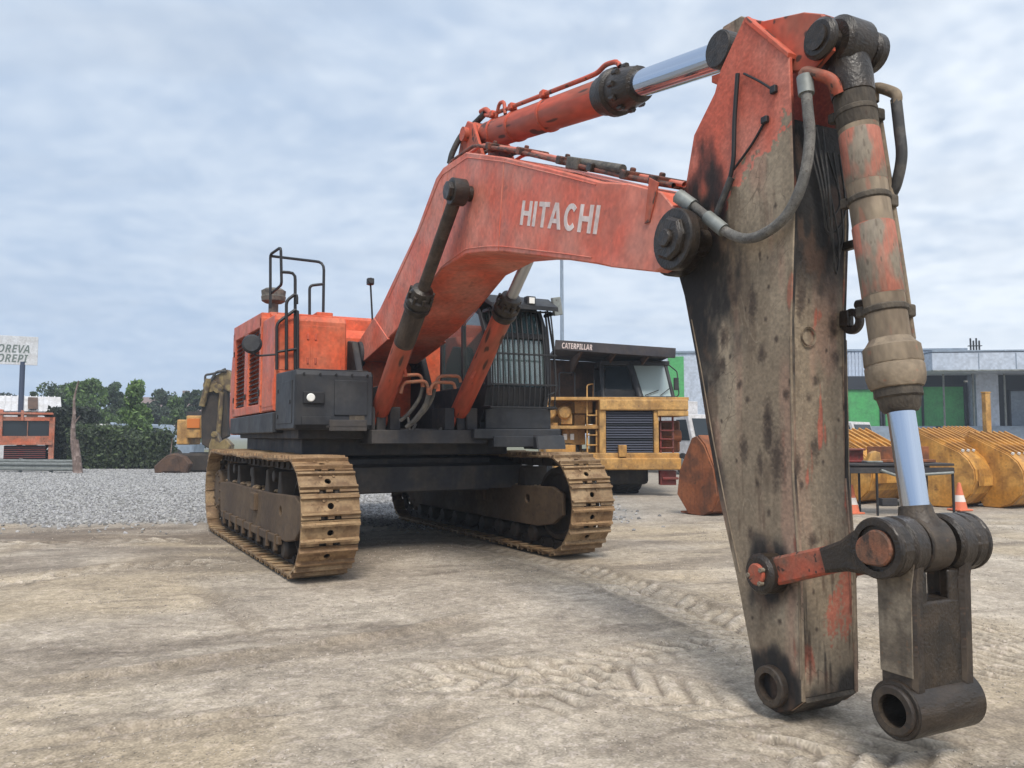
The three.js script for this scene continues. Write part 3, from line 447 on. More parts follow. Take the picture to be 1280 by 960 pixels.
// --- cab with front guard
{
  const X1 = 2.1, za = -0.84, zb = -1.84, zm = (za + zb) / 2;
  const prof = [[0.35, 1.75], [1.85, 1.75], [2.0, 1.95], [2.1, 2.3], [2.02, 3.0], [1.8, 3.38], [1.6, 3.46], [0.4, 3.46], [0.3, 3.36]];
  const fr = (z) => slab(prof, z - 0.03, z + 0.03, 0.01, []);
  const strut = (a, b, z, w = 0.09) => { const A = V(a[0], a[1], z), B = V(b[0], b[1], z), d = B.clone().sub(A), g = box(w, d.length() + w * 0.6, 0.07, 0, 0, 0); g.rotateZ(Math.atan2(d.y, d.x) - Math.PI / 2); g.translate((A.x + B.x) / 2, (A.y + B.y) / 2, z); return g; };
  const side = (z) => [strut([0.38, 1.8], [0.36, 3.4], z), strut([1.25, 1.8], [1.2, 3.42], z, 0.07), strut([0.36, 3.42], [1.62, 3.42], z), strut([1.62, 3.42], [1.82, 3.34], z), strut([1.82, 3.34], [2.02, 3.0], z), strut([2.02, 3.0], [2.08, 2.3], z), slab([[0.35, 1.75], [1.85, 1.75], [2.0, 1.95], [2.1, 2.32], [0.35, 2.32]], z - 0.03, z + 0.03, 0.008)];
  const cab = up('cab', [side(za - 0.04), side(zb + 0.04), bx(0.3, 0.4, 1.75, 3.4, zb + 0.05, za - 0.05), bx(0.35, 1.7, 3.40, 3.5, zb, za), bx(0.3, 1.9, 1.68, 1.80, zb, za), slab([[1.8, 1.75], [1.95, 1.95], [2.06, 2.28], [2.0, 2.3], [1.86, 1.98], [1.72, 1.78]], zb + 0.07, za - 0.07, 0.01), bx(1.98, 2.06, 2.96, 3.04, zb + 0.06, za - 0.06)], M.black);
  const pane = (pts, z) => slab(pts, z - 0.004, z + 0.004, 0);
  const sidePts = [[0.42, 2.32], [2.04, 2.32], [1.98, 2.98], [1.76, 3.32], [1.6, 3.38], [0.42, 3.38]];
  for (const z of [za - 0.04, zb + 0.04]) part('side_window', [pane(sidePts, z)], M.glass, cab);
  const strip = (a, b) => { const g = new THREE.PlaneGeometry(Math.hypot(b[0] - a[0], b[1] - a[1]), zb - za + 0.16 < 0 ? za - zb - 0.16 : 0.1); const L = Math.hypot(b[0] - a[0], b[1] - a[1]), q = new THREE.BoxGeometry(L, 0.006, za - zb - 0.14); q.rotateZ(Math.atan2(b[1] - a[1], b[0] - a[0])); q.translate((a[0] + b[0]) / 2, (a[1] + b[1]) / 2, zm); return q; };
  part('windscreen', [strip([2.06, 2.3], [2.0, 2.97])], M.glass, cab);
  part('upper_windscreen', [strip([1.99, 3.03], [1.79, 3.36])], M.glass, cab);
  part('rear_window', [bx(0.26, 0.27, 2.4, 3.3, zb + 0.15, za - 0.15, 0)], M.glass, cab);
  part('driver_seat', [box(0.5, 0.14, 0.5, 1.0, 2.2, zm), box(0.14, 0.75, 0.5, 0.75, 2.6, zm, 0, 0, 0.12), box(0.1, 0.22, 0.28, 0.70, 3.05, zm), box(0.5, 0.3, 0.14, 1.05, 2.35, zm - 0.36), box(0.5, 0.3, 0.14, 1.05, 2.35, zm + 0.36), rod(V(1.05, 1.8, zm), V(1.0, 2.15, zm), 0.12)], M.seat, cab);
  part('roof_visor', [slab([[1.2, 3.50], [2.02, 3.46], [2.3, 3.34], [2.3, 3.40], [2.02, 3.555], [1.2, 3.58]], zb - 0.02, za + 0.02, 0.01), bx(0.3, 1.25, 3.5, 3.56, zb + 0.02, za - 0.02)], M.black, cab);
  { const c = UX(664, 376, 2.28); part('work_lamp', [box(0.1, 0.13, 0.14, 2.24, c.y, c.z)], M.rail, cab); part('lamp_lens', [box(0.02, 0.085, 0.085, 2.30, c.y, c.z)], M.lens, cab); }
  // front guard: each bar bowed outwards, with two cross rails
  const bow = [[2.24, 1.98], [2.27, 2.25], [2.25, 2.7], [2.2, 3.05], [2.13, 3.36]];
  const cage = up('front_guard', [...[1.99, 2.30, 2.72, 3.34].map((y) => { let k = 0; while (k < 3 && bow[k + 1][1] < y) k++; const t = (y - bow[k][1]) / (bow[k + 1][1] - bow[k][1]), x = mix(bow[k][0], bow[k + 1][0], t); return box(0.016, 0.026, za - zb + 0.02, x + 0.012, y, zm); }), box(0.3, 0.05, 0.04, 2.1, 1.99, za - 0.02), box(0.3, 0.05, 0.04, 2.1, 1.99, zb + 0.02), box(0.25, 0.05, 0.04, 2.08, 3.32, zb + 0.02), box(0.25, 0.05, 0.04, 2.08, 3.32, za - 0.02)], M.rail);
  for (let i = 0; i < 13; i++) { const z = za - 0.02 + (zb + 0.02 - za + 0.02) * i / 12; part('guard_bar', [pipe(bow.map(([x, y]) => [x, y, z]), 0.013, 10, 6)], M.rail, cage); }
  for (let i = 0; i < 3; i++) part('guard_bar', [pipe(bow.map(([x, y]) => [x - 0.25 - 0.2 * i, y, zb - 0.03]), 0.011, 10, 6)], M.rail, cage);
  { const q = (u, v, x) => { const a = UX(u, v, x); return [a.x, a.y, a.z]; };
    const c = UX(696, 383, 2.1); part('cab_mirror', [box(0.05, 0.26, 0.17, c.x, c.y, c.z, 0.2, 0.3, 0)], M.galv, cab);
    part('mirror_bracket', [bentPipe([[2.0, 3.44, zb], [c.x, c.y + 0.1, c.z], [c.x, c.y - 0.12, c.z], q(684, 390, 2.05)], 0.012), bentPipe([q(684, 388, 2.1), q(692, 440, 2.1), q(696, 490, 2.1), q(684, 495, 2.1)], 0.016)], M.rail, cab); }
  up('cab_platform', [bx(0.2, 2.2, 1.56, 1.70, -1.95, -0.62, 0.02), bx(2.0, 2.22, 1.45, 1.60, -1.9, -0.9), slab([[1.9, 1.42], [2.35, 1.42], [2.3, 1.6], [1.95, 1.66]], -1.95, -1.5, 0.02), bx(2.05, 2.1, 1.70, 1.98, -1.84, -0.84)], M.black);
}
console.log('upper');
// --- boom
const font = await new FontLoader().loadAsync('fonts/droid/droid_sans_bold.typeface.json');
{
  const HB = 0.41;
  const outline = poly([[455, 452], [440, 446], [447, 430], [475, 385], [520, 290], [545, 222], [554, 209], [582, 190], [629, 196], [707, 215], [751, 227], [785, 229], [828, 240], [846, 262], [850, 300], [838, 330], [820, 340], [764, 334], [745, 330], [704, 324], [629, 315], [607, 315], [582, 318], [551, 337], [500, 408]], HB);
  const boom = up('boom', [slab(outline, -HB, HB, 0.012)], M.orangeBoom);
  // raised side plates at the tip and at the foot, seams
  for (const s of [1, -1]) {
    part('tip_plate', [slab(poly([[785, 229], [828, 240], [846, 262], [850, 300], [838, 330], [820, 340], [764, 334]], HB), s * (HB + 0.012), s * (HB - 0.02), 0.008)], M.orangeBoom, boom);
    part('foot_plate', [slab(poly([[455, 452], [440, 446], [447, 430], [468, 397], [486, 424]], HB), s * (HB + 0.012), s * (HB - 0.02), 0.008)], M.orangeBoom, boom);
    const sm = (a, b) => { const A = UV3(...a, HB), B = UV3(...b, HB); A.z = B.z = s * (HB + 0.001); return rod(A, B, 0.006, 0.006, 6); };
    part('weld_seam', [sm([630, 199], [623, 313]), sm([560, 214], [546, 338])], M.orangeBoom, boom);
    part('tip_boss', [disc(V(...U(850, 300, HB), s * 0.44), Zp, 0.2, 0.08, 28), disc(V(...U(850, 300, HB), s * 0.49), Zp, 0.145, 0.06, 8, 0.02), disc(V(...U(850, 300, HB), s * 0.52), Zp, 0.06, 0.05, 14)], M.grease, boom);
    part('foot_boss', [disc(V(...U(452, 443, HB), s * 0.43), Zp, 0.19, 0.08)], M.frameDark, boom);
  }
  for (const s of [1, -1]) for (const line of [[[486, 372], [526, 284], [551, 220], [584, 197], [629, 202], [707, 221], [745, 231]], [[505, 402], [553, 332], [583, 311], [607, 308], [629, 308], [704, 317], [740, 322]]]) part('weld_seam', [pipe(line.map(([u, v]) => { const [x, y] = U(u, v, HB); return V(x, y, s * (HB + 0.001)); }), 0.006, 40, 6, 0)], M.orangeBoom, boom);
  const pinB = V(...U(850, 300, HB), 0);
  part('boom_tip_pin', [rod(V(pinB.x, pinB.y, -0.5), V(pinB.x, pinB.y, 0.5), 0.09)], M.grease, boom);
  // the maker's lettering on both sides
  const a = U(650, 281, HB), b = U(746, 293, HB), ang = Math.atan2(b[1] - a[1], b[0] - a[0]), len = Math.hypot(b[0] - a[0], b[1] - a[1]);
  // plain block capitals, each letter cut from a plate
  const capH = U(650, 251, HB)[1] - U(650, 281, HB)[1], t = 0.21, W_ = { H: 0.78, I: 0.21, T: 0.74, A: 0.86, C: 0.78 };
  const glyph = {
    H: [[[0, 0], [t, 0], [t, 0.4], [0.78 - t, 0.4], [0.78 - t, 0], [0.78, 0], [0.78, 1], [0.78 - t, 1], [0.78 - t, 0.59], [t, 0.59], [t, 1], [0, 1]]],
    I: [[[0, 0], [t, 0], [t, 1], [0, 1]]], T: [[[0.265, 0], [0.475, 0], [0.475, 0.81], [0.74, 0.81], [0.74, 1], [0, 1], [0, 0.81], [0.265, 0.81]]],
    A: [[[0, 0], [0.21, 0], [0.275, 0.22], [0.585, 0.22], [0.65, 0], [0.86, 0], [0.55, 1], [0.31, 1]], [[0.325, 0.39], [0.43, 0.74], [0.535, 0.39]]],
    C: [[...Array.from({ length: 15 }, (_, i) => { const q = 0.75 + i / 14 * 4.78; return [0.41 + 0.41 * Math.cos(q), 0.5 + 0.51 * Math.sin(q)]; }), ...Array.from({ length: 15 }, (_, i) => { const q = 5.62 - i / 14 * 4.95; return [0.41 + 0.21 * Math.cos(q), 0.5 + 0.31 * Math.sin(q)]; })]],
  };
  const cut = []; let pen = 0; for (const ch of 'HITACHI') { const s = new THREE.Shape(glyph[ch][0].map(([x, y]) => new THREE.Vector2(x + pen, y))); if (glyph[ch][1]) s.holes.push(new THREE.Path(glyph[ch][1].map(([x, y]) => new THREE.Vector2(x + pen, y)))); cut.push(new THREE.ExtrudeGeometry(s, { depth: 0.003, bevelEnabled: false })); pen += W_[ch] + (ch === 'T' ? 0.04 : 0.15); }
  const g = mergeGeometries(cut); g.scale(len / (pen - 0.15), capH * 0.98, 1);
  { const p = g.clone(); p.rotateZ(ang); p.translate(a[0], a[1], HB + 0.0005); part('lettering', [p], M.lettering, boom); }
  { const p = g.clone(); p.rotateY(Math.PI); p.rotateZ(ang); p.translate(b[0], b[1], -HB - 0.0005); part('lettering', [p], M.lettering, boom); }
  // pipes with clamps along the top
  const topLine = [[545, 224], [556, 204], [584, 184], [629, 190], [707, 209], [760, 222], [830, 236]].map(([u, v]) => U(u, v, HB));
  for (const z of [0.33, 0.24, 0.13, -0.16, -0.28]) { const up_ = 0.045 + 0.02 * (z > 0.2 && z < 0.3); part('boom_pipe', [bentPipe(topLine.map(([x, y]) => [x, y + up_ - 0.012, z]), 0.019, 0.1)], z > 0.3 ? M.pipeDirty : z < -0.2 ? M.orangeDirty : z > 0.2 ? M.orangeBoom : M.hoseMud, boom); }
  for (const t of [0.12, 0.3, 0.46, 0.62, 0.8, 0.93]) {
    const i0 = 2, P = topLine.slice(i0), f = t * (P.length - 1), i = Math.min(P.length - 2, Math.floor(f)), k = f - i, x = mix(P[i][0], P[i + 1][0], k), y = mix(P[i][1], P[i + 1][1], k), an = Math.atan2(P[i + 1][1] - P[i][1], P[i + 1][0] - P[i][0]);
    const c = box(0.08, 0.07, 0.32, 0, 0, 0); c.rotateZ(an); c.translate(x, y + 0.045, 0.22); const c2 = box(0.04, 0.04, 0.04, 0, 0, 0); c2.rotateZ(an); c2.translate(x, y + 0.09, 0.28);
    part('pipe_clamp', [c, c2], t > 0.5 && t < 0.7 ? M.grease : M.pipeDirty, boom);
  }
  // greasy valve block and hose ends on the top near the clamp
  { const c = UV3(722, 208, 0.3); part('pipe_joint', [box(0.2, 0.1, 0.12, c.x, c.y + 0.02, 0.3, 0, 0, -0.38), rod(V(c.x + 0.1, c.y, 0.3), V(c.x + 0.7, c.y - 0.24, 0.33), 0.034)], M.hoseMud, boom); }
  { const c = UV3(832, 240, 0.4); part('tip_bracket', [slab(poly([[812, 222], [824, 228], [812, 278], [806, 280]], 0.43), 0.424, 0.436, 0.003)], M.orangeDirty, boom); }

  // arm cylinder on the boom's back
  const A0 = UV3(604, 172, 0), A1 = UV3(770, 117, 0), A2 = UV3(802, 105, 0), A3 = UV3(915, 66, 0), ad = A3.clone().sub(A0).normalize(), L1 = A1.distanceTo(A0), L2 = A2.distanceTo(A0), LA = A3.distanceTo(A0);
  part('cylinder_bracket', [slab([[A0.x - 0.42, A0.y - 0.42], [A0.x + 0.5, A0.y - 0.5], [A0.x + 0.16, A0.y + 0.08], [A0.x, A0.y + 0.16], [A0.x - 0.14, A0.y + 0.08]], 0.16, 0.2, 0.01), slab([[A0.x - 0.42, A0.y - 0.42], [A0.x + 0.5, A0.y - 0.5], [A0.x + 0.16, A0.y + 0.08], [A0.x, A0.y + 0.16], [A0.x - 0.14, A0.y + 0.08]], -0.2, -0.16, 0.01), rod(V(A0.x, A0.y, -0.26), V(A0.x, A0.y, 0.26), 0.08)], M.orangeDirty, boom);
  const arm = up('arm_cylinder', [lathe(A0, ad, [[0.1, 0], [0.12, 0.1], [0.2, 0.15], [L1, 0.15], [L1, 0]], 30), disc(A0, Zp, 0.15, 0.28)], M.orangeDirty);
  part('cylinder_gland', [lathe(A0.clone().addScaledVector(ad, L1 - 0.16), ad, [[0, 0.14], [0, 0.165], [0.12, 0.17], [0.13, 0.195], [0.2, 0.195], [0.22, 0.165], [0.34, 0.17], [L2 - L1 + 0.14, 0.14], [L2 - L1 + 0.16, 0.09]], 30), Array.from({ length: 10 }, (_, i) => { const q = V(0, 0, 0).copy(V(0, 0, 1)).applyAxisAngle(ad, i * 0.628).multiplyScalar(0.17), s = A0.clone().addScaledVector(ad, L1 + 0.15).add(q); return rod(s, s.clone().addScaledVector(ad, 0.06), 0.025, 0.025, 6); })], M.grease, arm);
  part('cylinder_rod', [rod(A0.clone().addScaledVector(ad, L2 - 0.1), A3, 0.105, 0.105, 32)], M.chrome, arm);
  part('rod_eye', [disc(A3, Zp, 0.125, 0.26)], M.grease, arm);
  const nrm = V(-ad.y, ad.x, 0), on = (t, o, z) => { const p = A0.clone().addScaledVector(ad, t).addScaledVector(nrm, o); return [p.x, p.y, z]; };
  part('cylinder_pipe', [bentPipe([on(0.15, 0.22, 0.06), on(0.3, 0.18, 0.08), on(L1 - 0.4, 0.175, 0.08), on(L1 - 0.22, 0.19, 0.06), on(L1 - 0.12, 0.235, 0.06), on(L1 + 0.06, 0.225, 0.06), on(L1 + 0.12, 0.17, 0.06)], 0.022), bentPipe([on(0.55, 0.12, 0.1), on(0.6, 0.26, 0.1), on(0.72, 0.26, 0.1), on(0.78, 0.12, 0.1)], 0.02, 0.05)], M.orangeDirty, arm);
  for (const t of [0.42, 0.9, 1.6]) part('pipe_clamp', [ring(A0.clone().addScaledVector(ad, t), ad, 0.162, 0.148, 0.05), box(0.08, 0.07, 0.08, ...on(t, 0.175, 0.08))], M.orangeDirty, arm);
  { const q = (u, v, z) => UV3(u, v, z); part('cylinder_hose', [pipe([q(562, 205, 0.3), q(566, 190, 0.28), q(578, 168, 0.2), q(594, 154, 0.1), V(...on(0.15, 0.24, 0.06))], 0.036, 40)], M.hose, arm);
    part('hose_end', [bentPipe([on(0.02, 0.27, 0.06), on(0.16, 0.28, 0.06), on(0.34, 0.18, 0.06)], 0.03, 0.05)], M.orangeDirty, arm); }

  // boom cylinders, one on each side
  for (const s of [1, -1]) {
    const z = s * 0.56, T = V(...U(572, 240, 0.56), z), B = V(1.72, 1.84, z), d = B.clone().sub(T).normalize(), L = B.distanceTo(T), j = L * 0.40;
    const bc = up('boom_cylinder', [lathe(T.clone().addScaledVector(d, j), d, [[0, 0], [0, 0.125], [L - j - 0.16, 0.125], [L - j - 0.08, 0.1], [L - j - 0.05, 0]], 28), disc(B, Zp, 0.14, 0.2)], M.orangeDirty);
    bc.userData.label = s > 0 ? 'boom cylinder on the tank side' : 'boom cylinder on the cab side';
    part('cylinder_gland', [lathe(T.clone().addScaledVector(d, j - 0.12), d, [[0, 0.07], [0.02, 0.12], [0.1, 0.135], [0.13, 0.13], [0.15, 0.155], [0.21, 0.16], [0.22, 0.135], [0.25, 0.135], [0.26, 0.158], [0.31, 0.155], [0.32, 0.13], [0.36, 0.13]], 26), Array.from({ length: 8 }, (_, i) => { const q = V(0, 0, 1).applyAxisAngle(d, i * 0.785).multiplyScalar(0.14), o = T.clone().addScaledVector(d, j - 0.05).add(q); return rod(o, o.clone().addScaledVector(d, 0.1), 0.024, 0.024, 6); })], M.grease, bc);
    if (s > 0) part('barrel_mud', [lathe(T.clone().addScaledVector(d, j), d, [[0.1, 0.12], [0.12, 0.129], [L * 0.2, 0.129], [L * 0.22, 0.123]], 28)], M.mudBrown, bc);
    part('cylinder_rod', [rod(T, T.clone().addScaledVector(d, j), 0.07, 0.07, 26)], s > 0 ? M.mudBrown : M.rodWorn, bc);
    part('rod_eye', [disc(T, Zp, 0.14, 0.16), disc(T.clone().add(V(0, 0, s * 0.1)), Zp, 0.1, 0.06, 8), rod(V(T.x, T.y, s * 0.38), V(T.x, T.y, s * 0.66), 0.08)], M.grease, bc);
    part('cylinder_pipe', [bentPipe([T.clone().addScaledVector(d, j + 0.2).add(V(0.16, 0.1, -s * 0.02)).toArray(), T.clone().addScaledVector(d, L * 0.72).add(V(0.16, 0.1, -s * 0.02)).toArray(), T.clone().addScaledVector(d, L * 0.8).add(V(0.24, 0.05, -s * 0.12)).toArray()], 0.022)], M.orangeDirty, bc);
    // looped supply pipes in front of the cylinder foot, each with a hose below
    for (const o of [0, 1]) {
      const w = (u, v) => UX(u + (s > 0 ? 1 : -1) * o * 7, v + o * 8, 2.32 + o * 0.05), l = s > 0 ? [[494, 484], [497, 470], [526, 468], [529, 482]] : [[576, 478], [574, 470], [548, 470], [544, 484]], h = s > 0 ? [[529, 480], [526, 498], [516, 515], [506, 526]] : [[544, 482], [542, 498], [534, 514], [524, 524]];
      part('supply_pipe', [bentPipe(l.map(([u, v]) => w(u, v).toArray()), 0.022, 0.07)], M.pipeOrange, bc);
      part('supply_hose', [pipe(h.map(([u, v], i) => { const q = w(u, v); q.x -= i * 0.06; return q; }), 0.026, 20)], M.hoseMud, bc);
      const f = w(...h[0]); part('pipe_nut', [rod(f.clone().add(V(0, 0.03, 0)), f.clone().add(V(0, -0.04, 0)), 0.034, 0.034, 6)], M.pipeOrange, bc);
    }
  }
}
console.log('boom');
// --- stick
{
  const HS = 0.22, up3 = UV3;
  const prof = poly([[848, 345], [846, 300], [856, 236], [867, 169], [893, 116], [900, 88], [930, 22], [934, 20], [986, 65], [989, 146], [993, 270], [989, 400], [992, 600], [999, 700], [1003, 878], [988, 889], [970, 891], [953, 880], [944, 855], [938, 815], [920, 720], [900, 630], [884, 540], [870, 450], [855, 370]], HS);
  // surface of the plates: dried mud over faded paint, black grease round the pins, spots and runs
  const pinA = U(850, 300, HS), pinL = U(965, 715, HS), pinE = U(967, 857, HS);
  const X0 = 7.5, X1 = 9.0, Y0 = 0, Y1 = 4.3;
  const spots = []; { const r = rng(8); const near = [[470, 200], [898, 440]]; for (let i = 0; i < 36; i++) spots.push([7.8 + 0.95 * r(), 0.25 + 2.7 * r(), 0.008 + 0.02 * r() * r(), 1 + 2.5 * r() * r()]); for (const [u, v, s, e] of [[902, 455, 0.03, 1.4], [895, 470, 0.025, 1], [940, 382, 0.03, 3.2], [918, 373, 0.022, 1.5], [952, 442, 0.03, 1.5], [934, 500, 0.02, 1], [960, 520, 0.03, 2.6], [930, 560, 0.03, 2.2], [972, 575, 0.05, 2.8], [938, 668, 0.026, 1.4], [925, 480, 0.02, 1.2], [905, 420, 0.03, 2], [960, 545, 0.035, 2.2], [950, 580, 0.02, 3]]) { const [x, y] = U(u, v, HS); spots.push([x, y, s, e]); } }
  const mudA = [128, 114, 96], mudB = [154, 140, 120], mudC = [102, 88, 73], pinkM = [156, 120, 103], org = [192, 90, 70], orgF = [194, 118, 102], blk = [24, 22, 22], brn = [66, 50, 40];
  const stickFn = (front) => (u, v) => {
    const x = X0 + u * (X1 - X0), y = Y0 + v * (Y1 - Y0), S = front ? 37 : 0;
    const n1 = fbm(x * 3 + S, y * 1.6 + S, 5), n2 = fbm(x * 11 + S, y * 5 + 20, 4), n3 = fbm(x * 60 + S, y * 60, 3), run = fbm(x * 26 + S, y * 2.2 + 9, 3);
    let c = mix3(mudA, mudB, sst(0.35, 0.68, n1)); c = mix3(c, mudC, 0.7 * sst(0.52, 0.72, n2 * 0.6 + run * 0.4));
    c = mix3(c, pinkM, 0.5 * sst(0.5, 0.66, fbm(x * 5 + 70 + S, y * 0.9 + 11, 4)));
    const scr = Math.abs(fbm(x * 7 + S + 3, y * 2.2 + x * 3, 3) - 0.5), scr2 = Math.abs(fbm(x * 4 + 50, y * 6 - x * 5 + S, 3) - 0.5);
    c = mix3(c, [176, 162, 140], 0.3 * (1 - sst(0.004, 0.012, scr)) * sst(0.45, 0.6, n2)); c = mix3(c, mudC, 0.6 * (1 - sst(0.003, 0.010, scr2)) * sst(0.45, 0.6, n1));
    // paint that still shows
    if (!front) {
      const edge = 3.02 + (x - 8.05) * 0.62 + (n1 - 0.5) * 0.5 + (n2 - 0.5) * 0.25; c = mix3(c, mix3(org, orgF, sst(0.3, 0.7, n1)), 0.92 * sst(-0.02, 0.02, y - edge + (n3 - 0.5) * 0.16 + (fbm(x * 24, y * 24, 2) - 0.5) * 0.2));
      c = mix3(c, org, 0.65 * sst(0.6, 0.7, n2 * 0.55 + run * 0.45) * sst(0.25, 0.5, x - 8.25) * sst(0.1, 0.4, y));
    } else {
      c = mix3(c, org, 0.62 * (1 - sst(0.5, 1.2, Math.hypot((x - 8.05) / 0.11, (y - 0.62) / 0.2) + (n2 - 0.5) * 2.4 + (n3 - 0.5) * 1.2)));
      c = mix3(c, org, 0.75 * sst(0.56, 0.66, n2 * 0.5 + n1 * 0.5) * (1 - sst(0.7, 1.4, y)) * sst(0.2, 0.4, y)); c = mix3(c, org, 0.6 * sst(0.64, 0.72, n2 * 0.6 + run * 0.4) * sst(1.0, 1.2, y));
    }
    // grease, with shade painted in on the upper front plate
    let k = 0; const wob = (n2 - 0.5) * 0.3 + (n1 - 0.5) * 0.35;
    if (!front) {
      const dx = x - pinA[0], dy = y - pinA[1];
      k = Math.max(k, 1 - sst(0.22, 0.46, Math.hypot(dx * 1.1, dy * 0.9) + wob)); k = Math.max(k, 0.93 * (1 - sst(0.3, 0.66, Math.hypot(dx * 0.95, (dy + 0.35) * 0.7) + wob * 1.4)));
      k = Math.max(k, (1 - sst(0.12, 0.34, x - (7.74 + (2.75 - y) * 0.16) + wob * 0.8)) * sst(1.6, 2.35, y + wob) * (1 - sst(2.85, 3.05, y)));
      k = Math.max(k, 0.9 * (1 - sst(0.02, 0.10, x - (7.86 + (2.1 - y) * 0.17) + wob * 0.2)) * sst(0.9, 1.4, y + wob) * (1 - sst(1.9, 2.2, y)));
      k = Math.max(k, 0.95 * (1 - sst(0.10, 0.22, Math.hypot(x - pinL[0], (y - pinL[1] + 0.03) * 0.85) + wob * 0.4)));
      k = Math.max(k, 0.95 * (1 - sst(0.15, 0.25, Math.hypot(x - pinE[0], y - pinE[1]) + wob * 0.3)));
      k = Math.max(k, 0.3 * sst(0.60, 0.74, run * 0.6 + n2 * 0.4) * sst(1.5, 0.9, y));
    } else {
      k = Math.max(k, 0.96 * sst(2.25, 2.62, y + wob * 1.1)); k = Math.max(k, 0.75 * (1 - sst(0.16, 0.3, y + wob * 0.5)));  // upper front: black grease plus the shade of the recess, both in the colour
      k = Math.max(k, 0.5 * sst(0.58, 0.70, run * 0.7 + n2 * 0.3) * sst(1.5, 0.7, y));
    }
    c = mix3(c, mix3(blk, brn, sst(0.45, 0.7, n2)), k);
    for (const [sx, sy, r, e] of spots) { const d = Math.hypot((x - sx) / r, (y - sy) / (r * e)); if (d < 2) c = mix3(c, mix3(blk, brn, 0.6), 0.68 * (1 - sst(0.1, 1.9, d + (n3 - 0.5) * 0.8 + (n2 - 0.5)))); }
    const m = 0.86 + 0.28 * n3; return [c[0] * m, c[1] * m, c[2] * m];
  };
  const fin = (t) => { t.repeat.set(1 / (X1 - X0), 1 / (Y1 - Y0)); t.offset.set(-X0 / (X1 - X0), -Y0 / (Y1 - Y0)); return t; };
  const side = new THREE.MeshStandardMaterial({ map: fin(tex(768, 2048, stickFn(false))), roughness: 0.78, bumpMap: bumpTex(1.3), bumpScale: 0.0035 });
  const frontT = tex(512, 2048, stickFn(true)); frontT.repeat.set(1 / 1.5, 1 / (Y1 - Y0)); frontT.offset.set(-2.6 / 1.5, 0);
  const frontM = new THREE.MeshStandardMaterial({ map: frontT, roughness: 0.75, bumpMap: bumpTex(1.3), bumpScale: 0.008 });
  const stick = up('stick', [slab(prof, HS - 0.03, HS, 0.006)], side); stick.userData.label = 'muddy stick with orange paint left at its upper end';
  { const far = prof.slice(); far.splice(5, 2, ...[[893, 104], [894, 62], [908, 34], [930, 21]].map(([u, v]) => U(u, v, -HS))); part('side_plate', [slab(far, -HS, -HS + 0.03, 0.006)], side, stick); }
  const fx = (y) => { const l = [[989, 146], [993, 270], [989, 400], [992, 600], [999, 700], [1003, 878]].map(([u, v]) => U(u, v, HS)); for (let i = 0; i + 1 < l.length; i++) if (y <= l[i][1] && y >= l[i + 1][1]) return mix(l[i][0], l[i + 1][0], (l[i][1] - y) / (l[i][1] - l[i + 1][1])); return l[y > l[0][1] ? 0 : l.length - 1][0]; };
  const ys = [0.16, 0.5, 0.9, 1.36, 2.2, 2.8, 3.2, 3.42];
  const wall = (f, t) => slab([...ys.map((y) => [f(y), y]), ...ys.slice().reverse().map((y) => [f(y) - t, y])], -HS + 0.03, HS - 0.03, 0.002);
  part('front_plate', [wall((y) => fx(y) - 0.008, 0.03)], frontM, stick);
  const bl = poly([[855, 370], [870, 450], [884, 540], [900, 630], [920, 720], [938, 815]], HS);
  part('back_plate', [slab([...bl.map(([x, y]) => [x + 0.01, y]), ...bl.slice().reverse().map(([x, y]) => [x + 0.04, y])], -HS + 0.03, HS - 0.03, 0.002), slab(poly([[866, 176], [860, 205], [866, 208], [873, 178]], HS), -HS + 0.03, HS - 0.03, 0.002)], M.mudDark, stick);
  for (const s of [1, -1]) part('weld_seam', [pipe([[990, 420], [993, 600], [1000, 700], [1003, 850]].map(([u, v]) => { const [x, y] = U(u, v, HS); return V(x - 0.012, y, s * (HS - 0.002)); }), 0.008, 30, 6, 0), pipe([[862, 400], [874, 462], [888, 545], [905, 635], [922, 715]].map(([u, v]) => { const [x, y] = U(u, v, HS); return V(x + 0.02, y, s * (HS - 0.001)); }), 0.006, 30, 6, 0)], M.mudTube, stick);
  // bosses at the boom pin, the link pin and the open end
  for (const s of [1, -1]) {
    part('pin_boss', [disc(V(pinA[0] + 0.03, pinA[1], s * (HS + 0.04)), Zp, 0.26, 0.1, 32)], M.grease, stick);
    part('end_ring', [ring(V(pinE[0], pinE[1], s * (HS + 0.015)), Zp, 0.115, 0.075, 0.06, 32)], M.linkSteel, stick);
  }
  part('end_boss', [ring(V(pinE[0], pinE[1], 0), Zp, 0.165, 0.075, HS * 2 - 0.07, 32)], M.grease, stick);
  part('end_sole', [slab(poly([[944, 858], [953, 880], [970, 891], [988, 889], [1003, 880], [1001, 874], [970, 884], [956, 874]], HS), -HS + 0.03, HS - 0.03, 0.002)], M.mudDark, stick);
  // head: bracket for the bucket cylinder, plates over the top
  const br = poly([[934, 24], [954, 26], [1004, 15], [1026, 17], [1038, 30], [1038, 62], [1018, 86], [986, 90]], 0.17);
  for (const s of [1, -1]) part('head_bracket', [slab(br, s * 0.17, s * 0.125, 0.006)], M.orangeDirty, stick);
  part('head_plate', [slab(poly([[934, 22], [954, 25], [1004, 14], [1022, 15], [1022, 19], [1004, 19], [954, 31], [940, 33]], 0.17), -0.124, 0.124, 0.003), slab(poly([[934, 21], [987, 66], [986, 72], [931, 27]], HS), -HS + 0.03, HS + 0.012, 0.003)], M.orangeDirty, stick);
  const C0 = V(8.89, 3.80, 0); const C3 = V(9.26, 1.06, 0), cd = C3.clone().sub(C0).normalize(), LC = C3.distanceTo(C0);
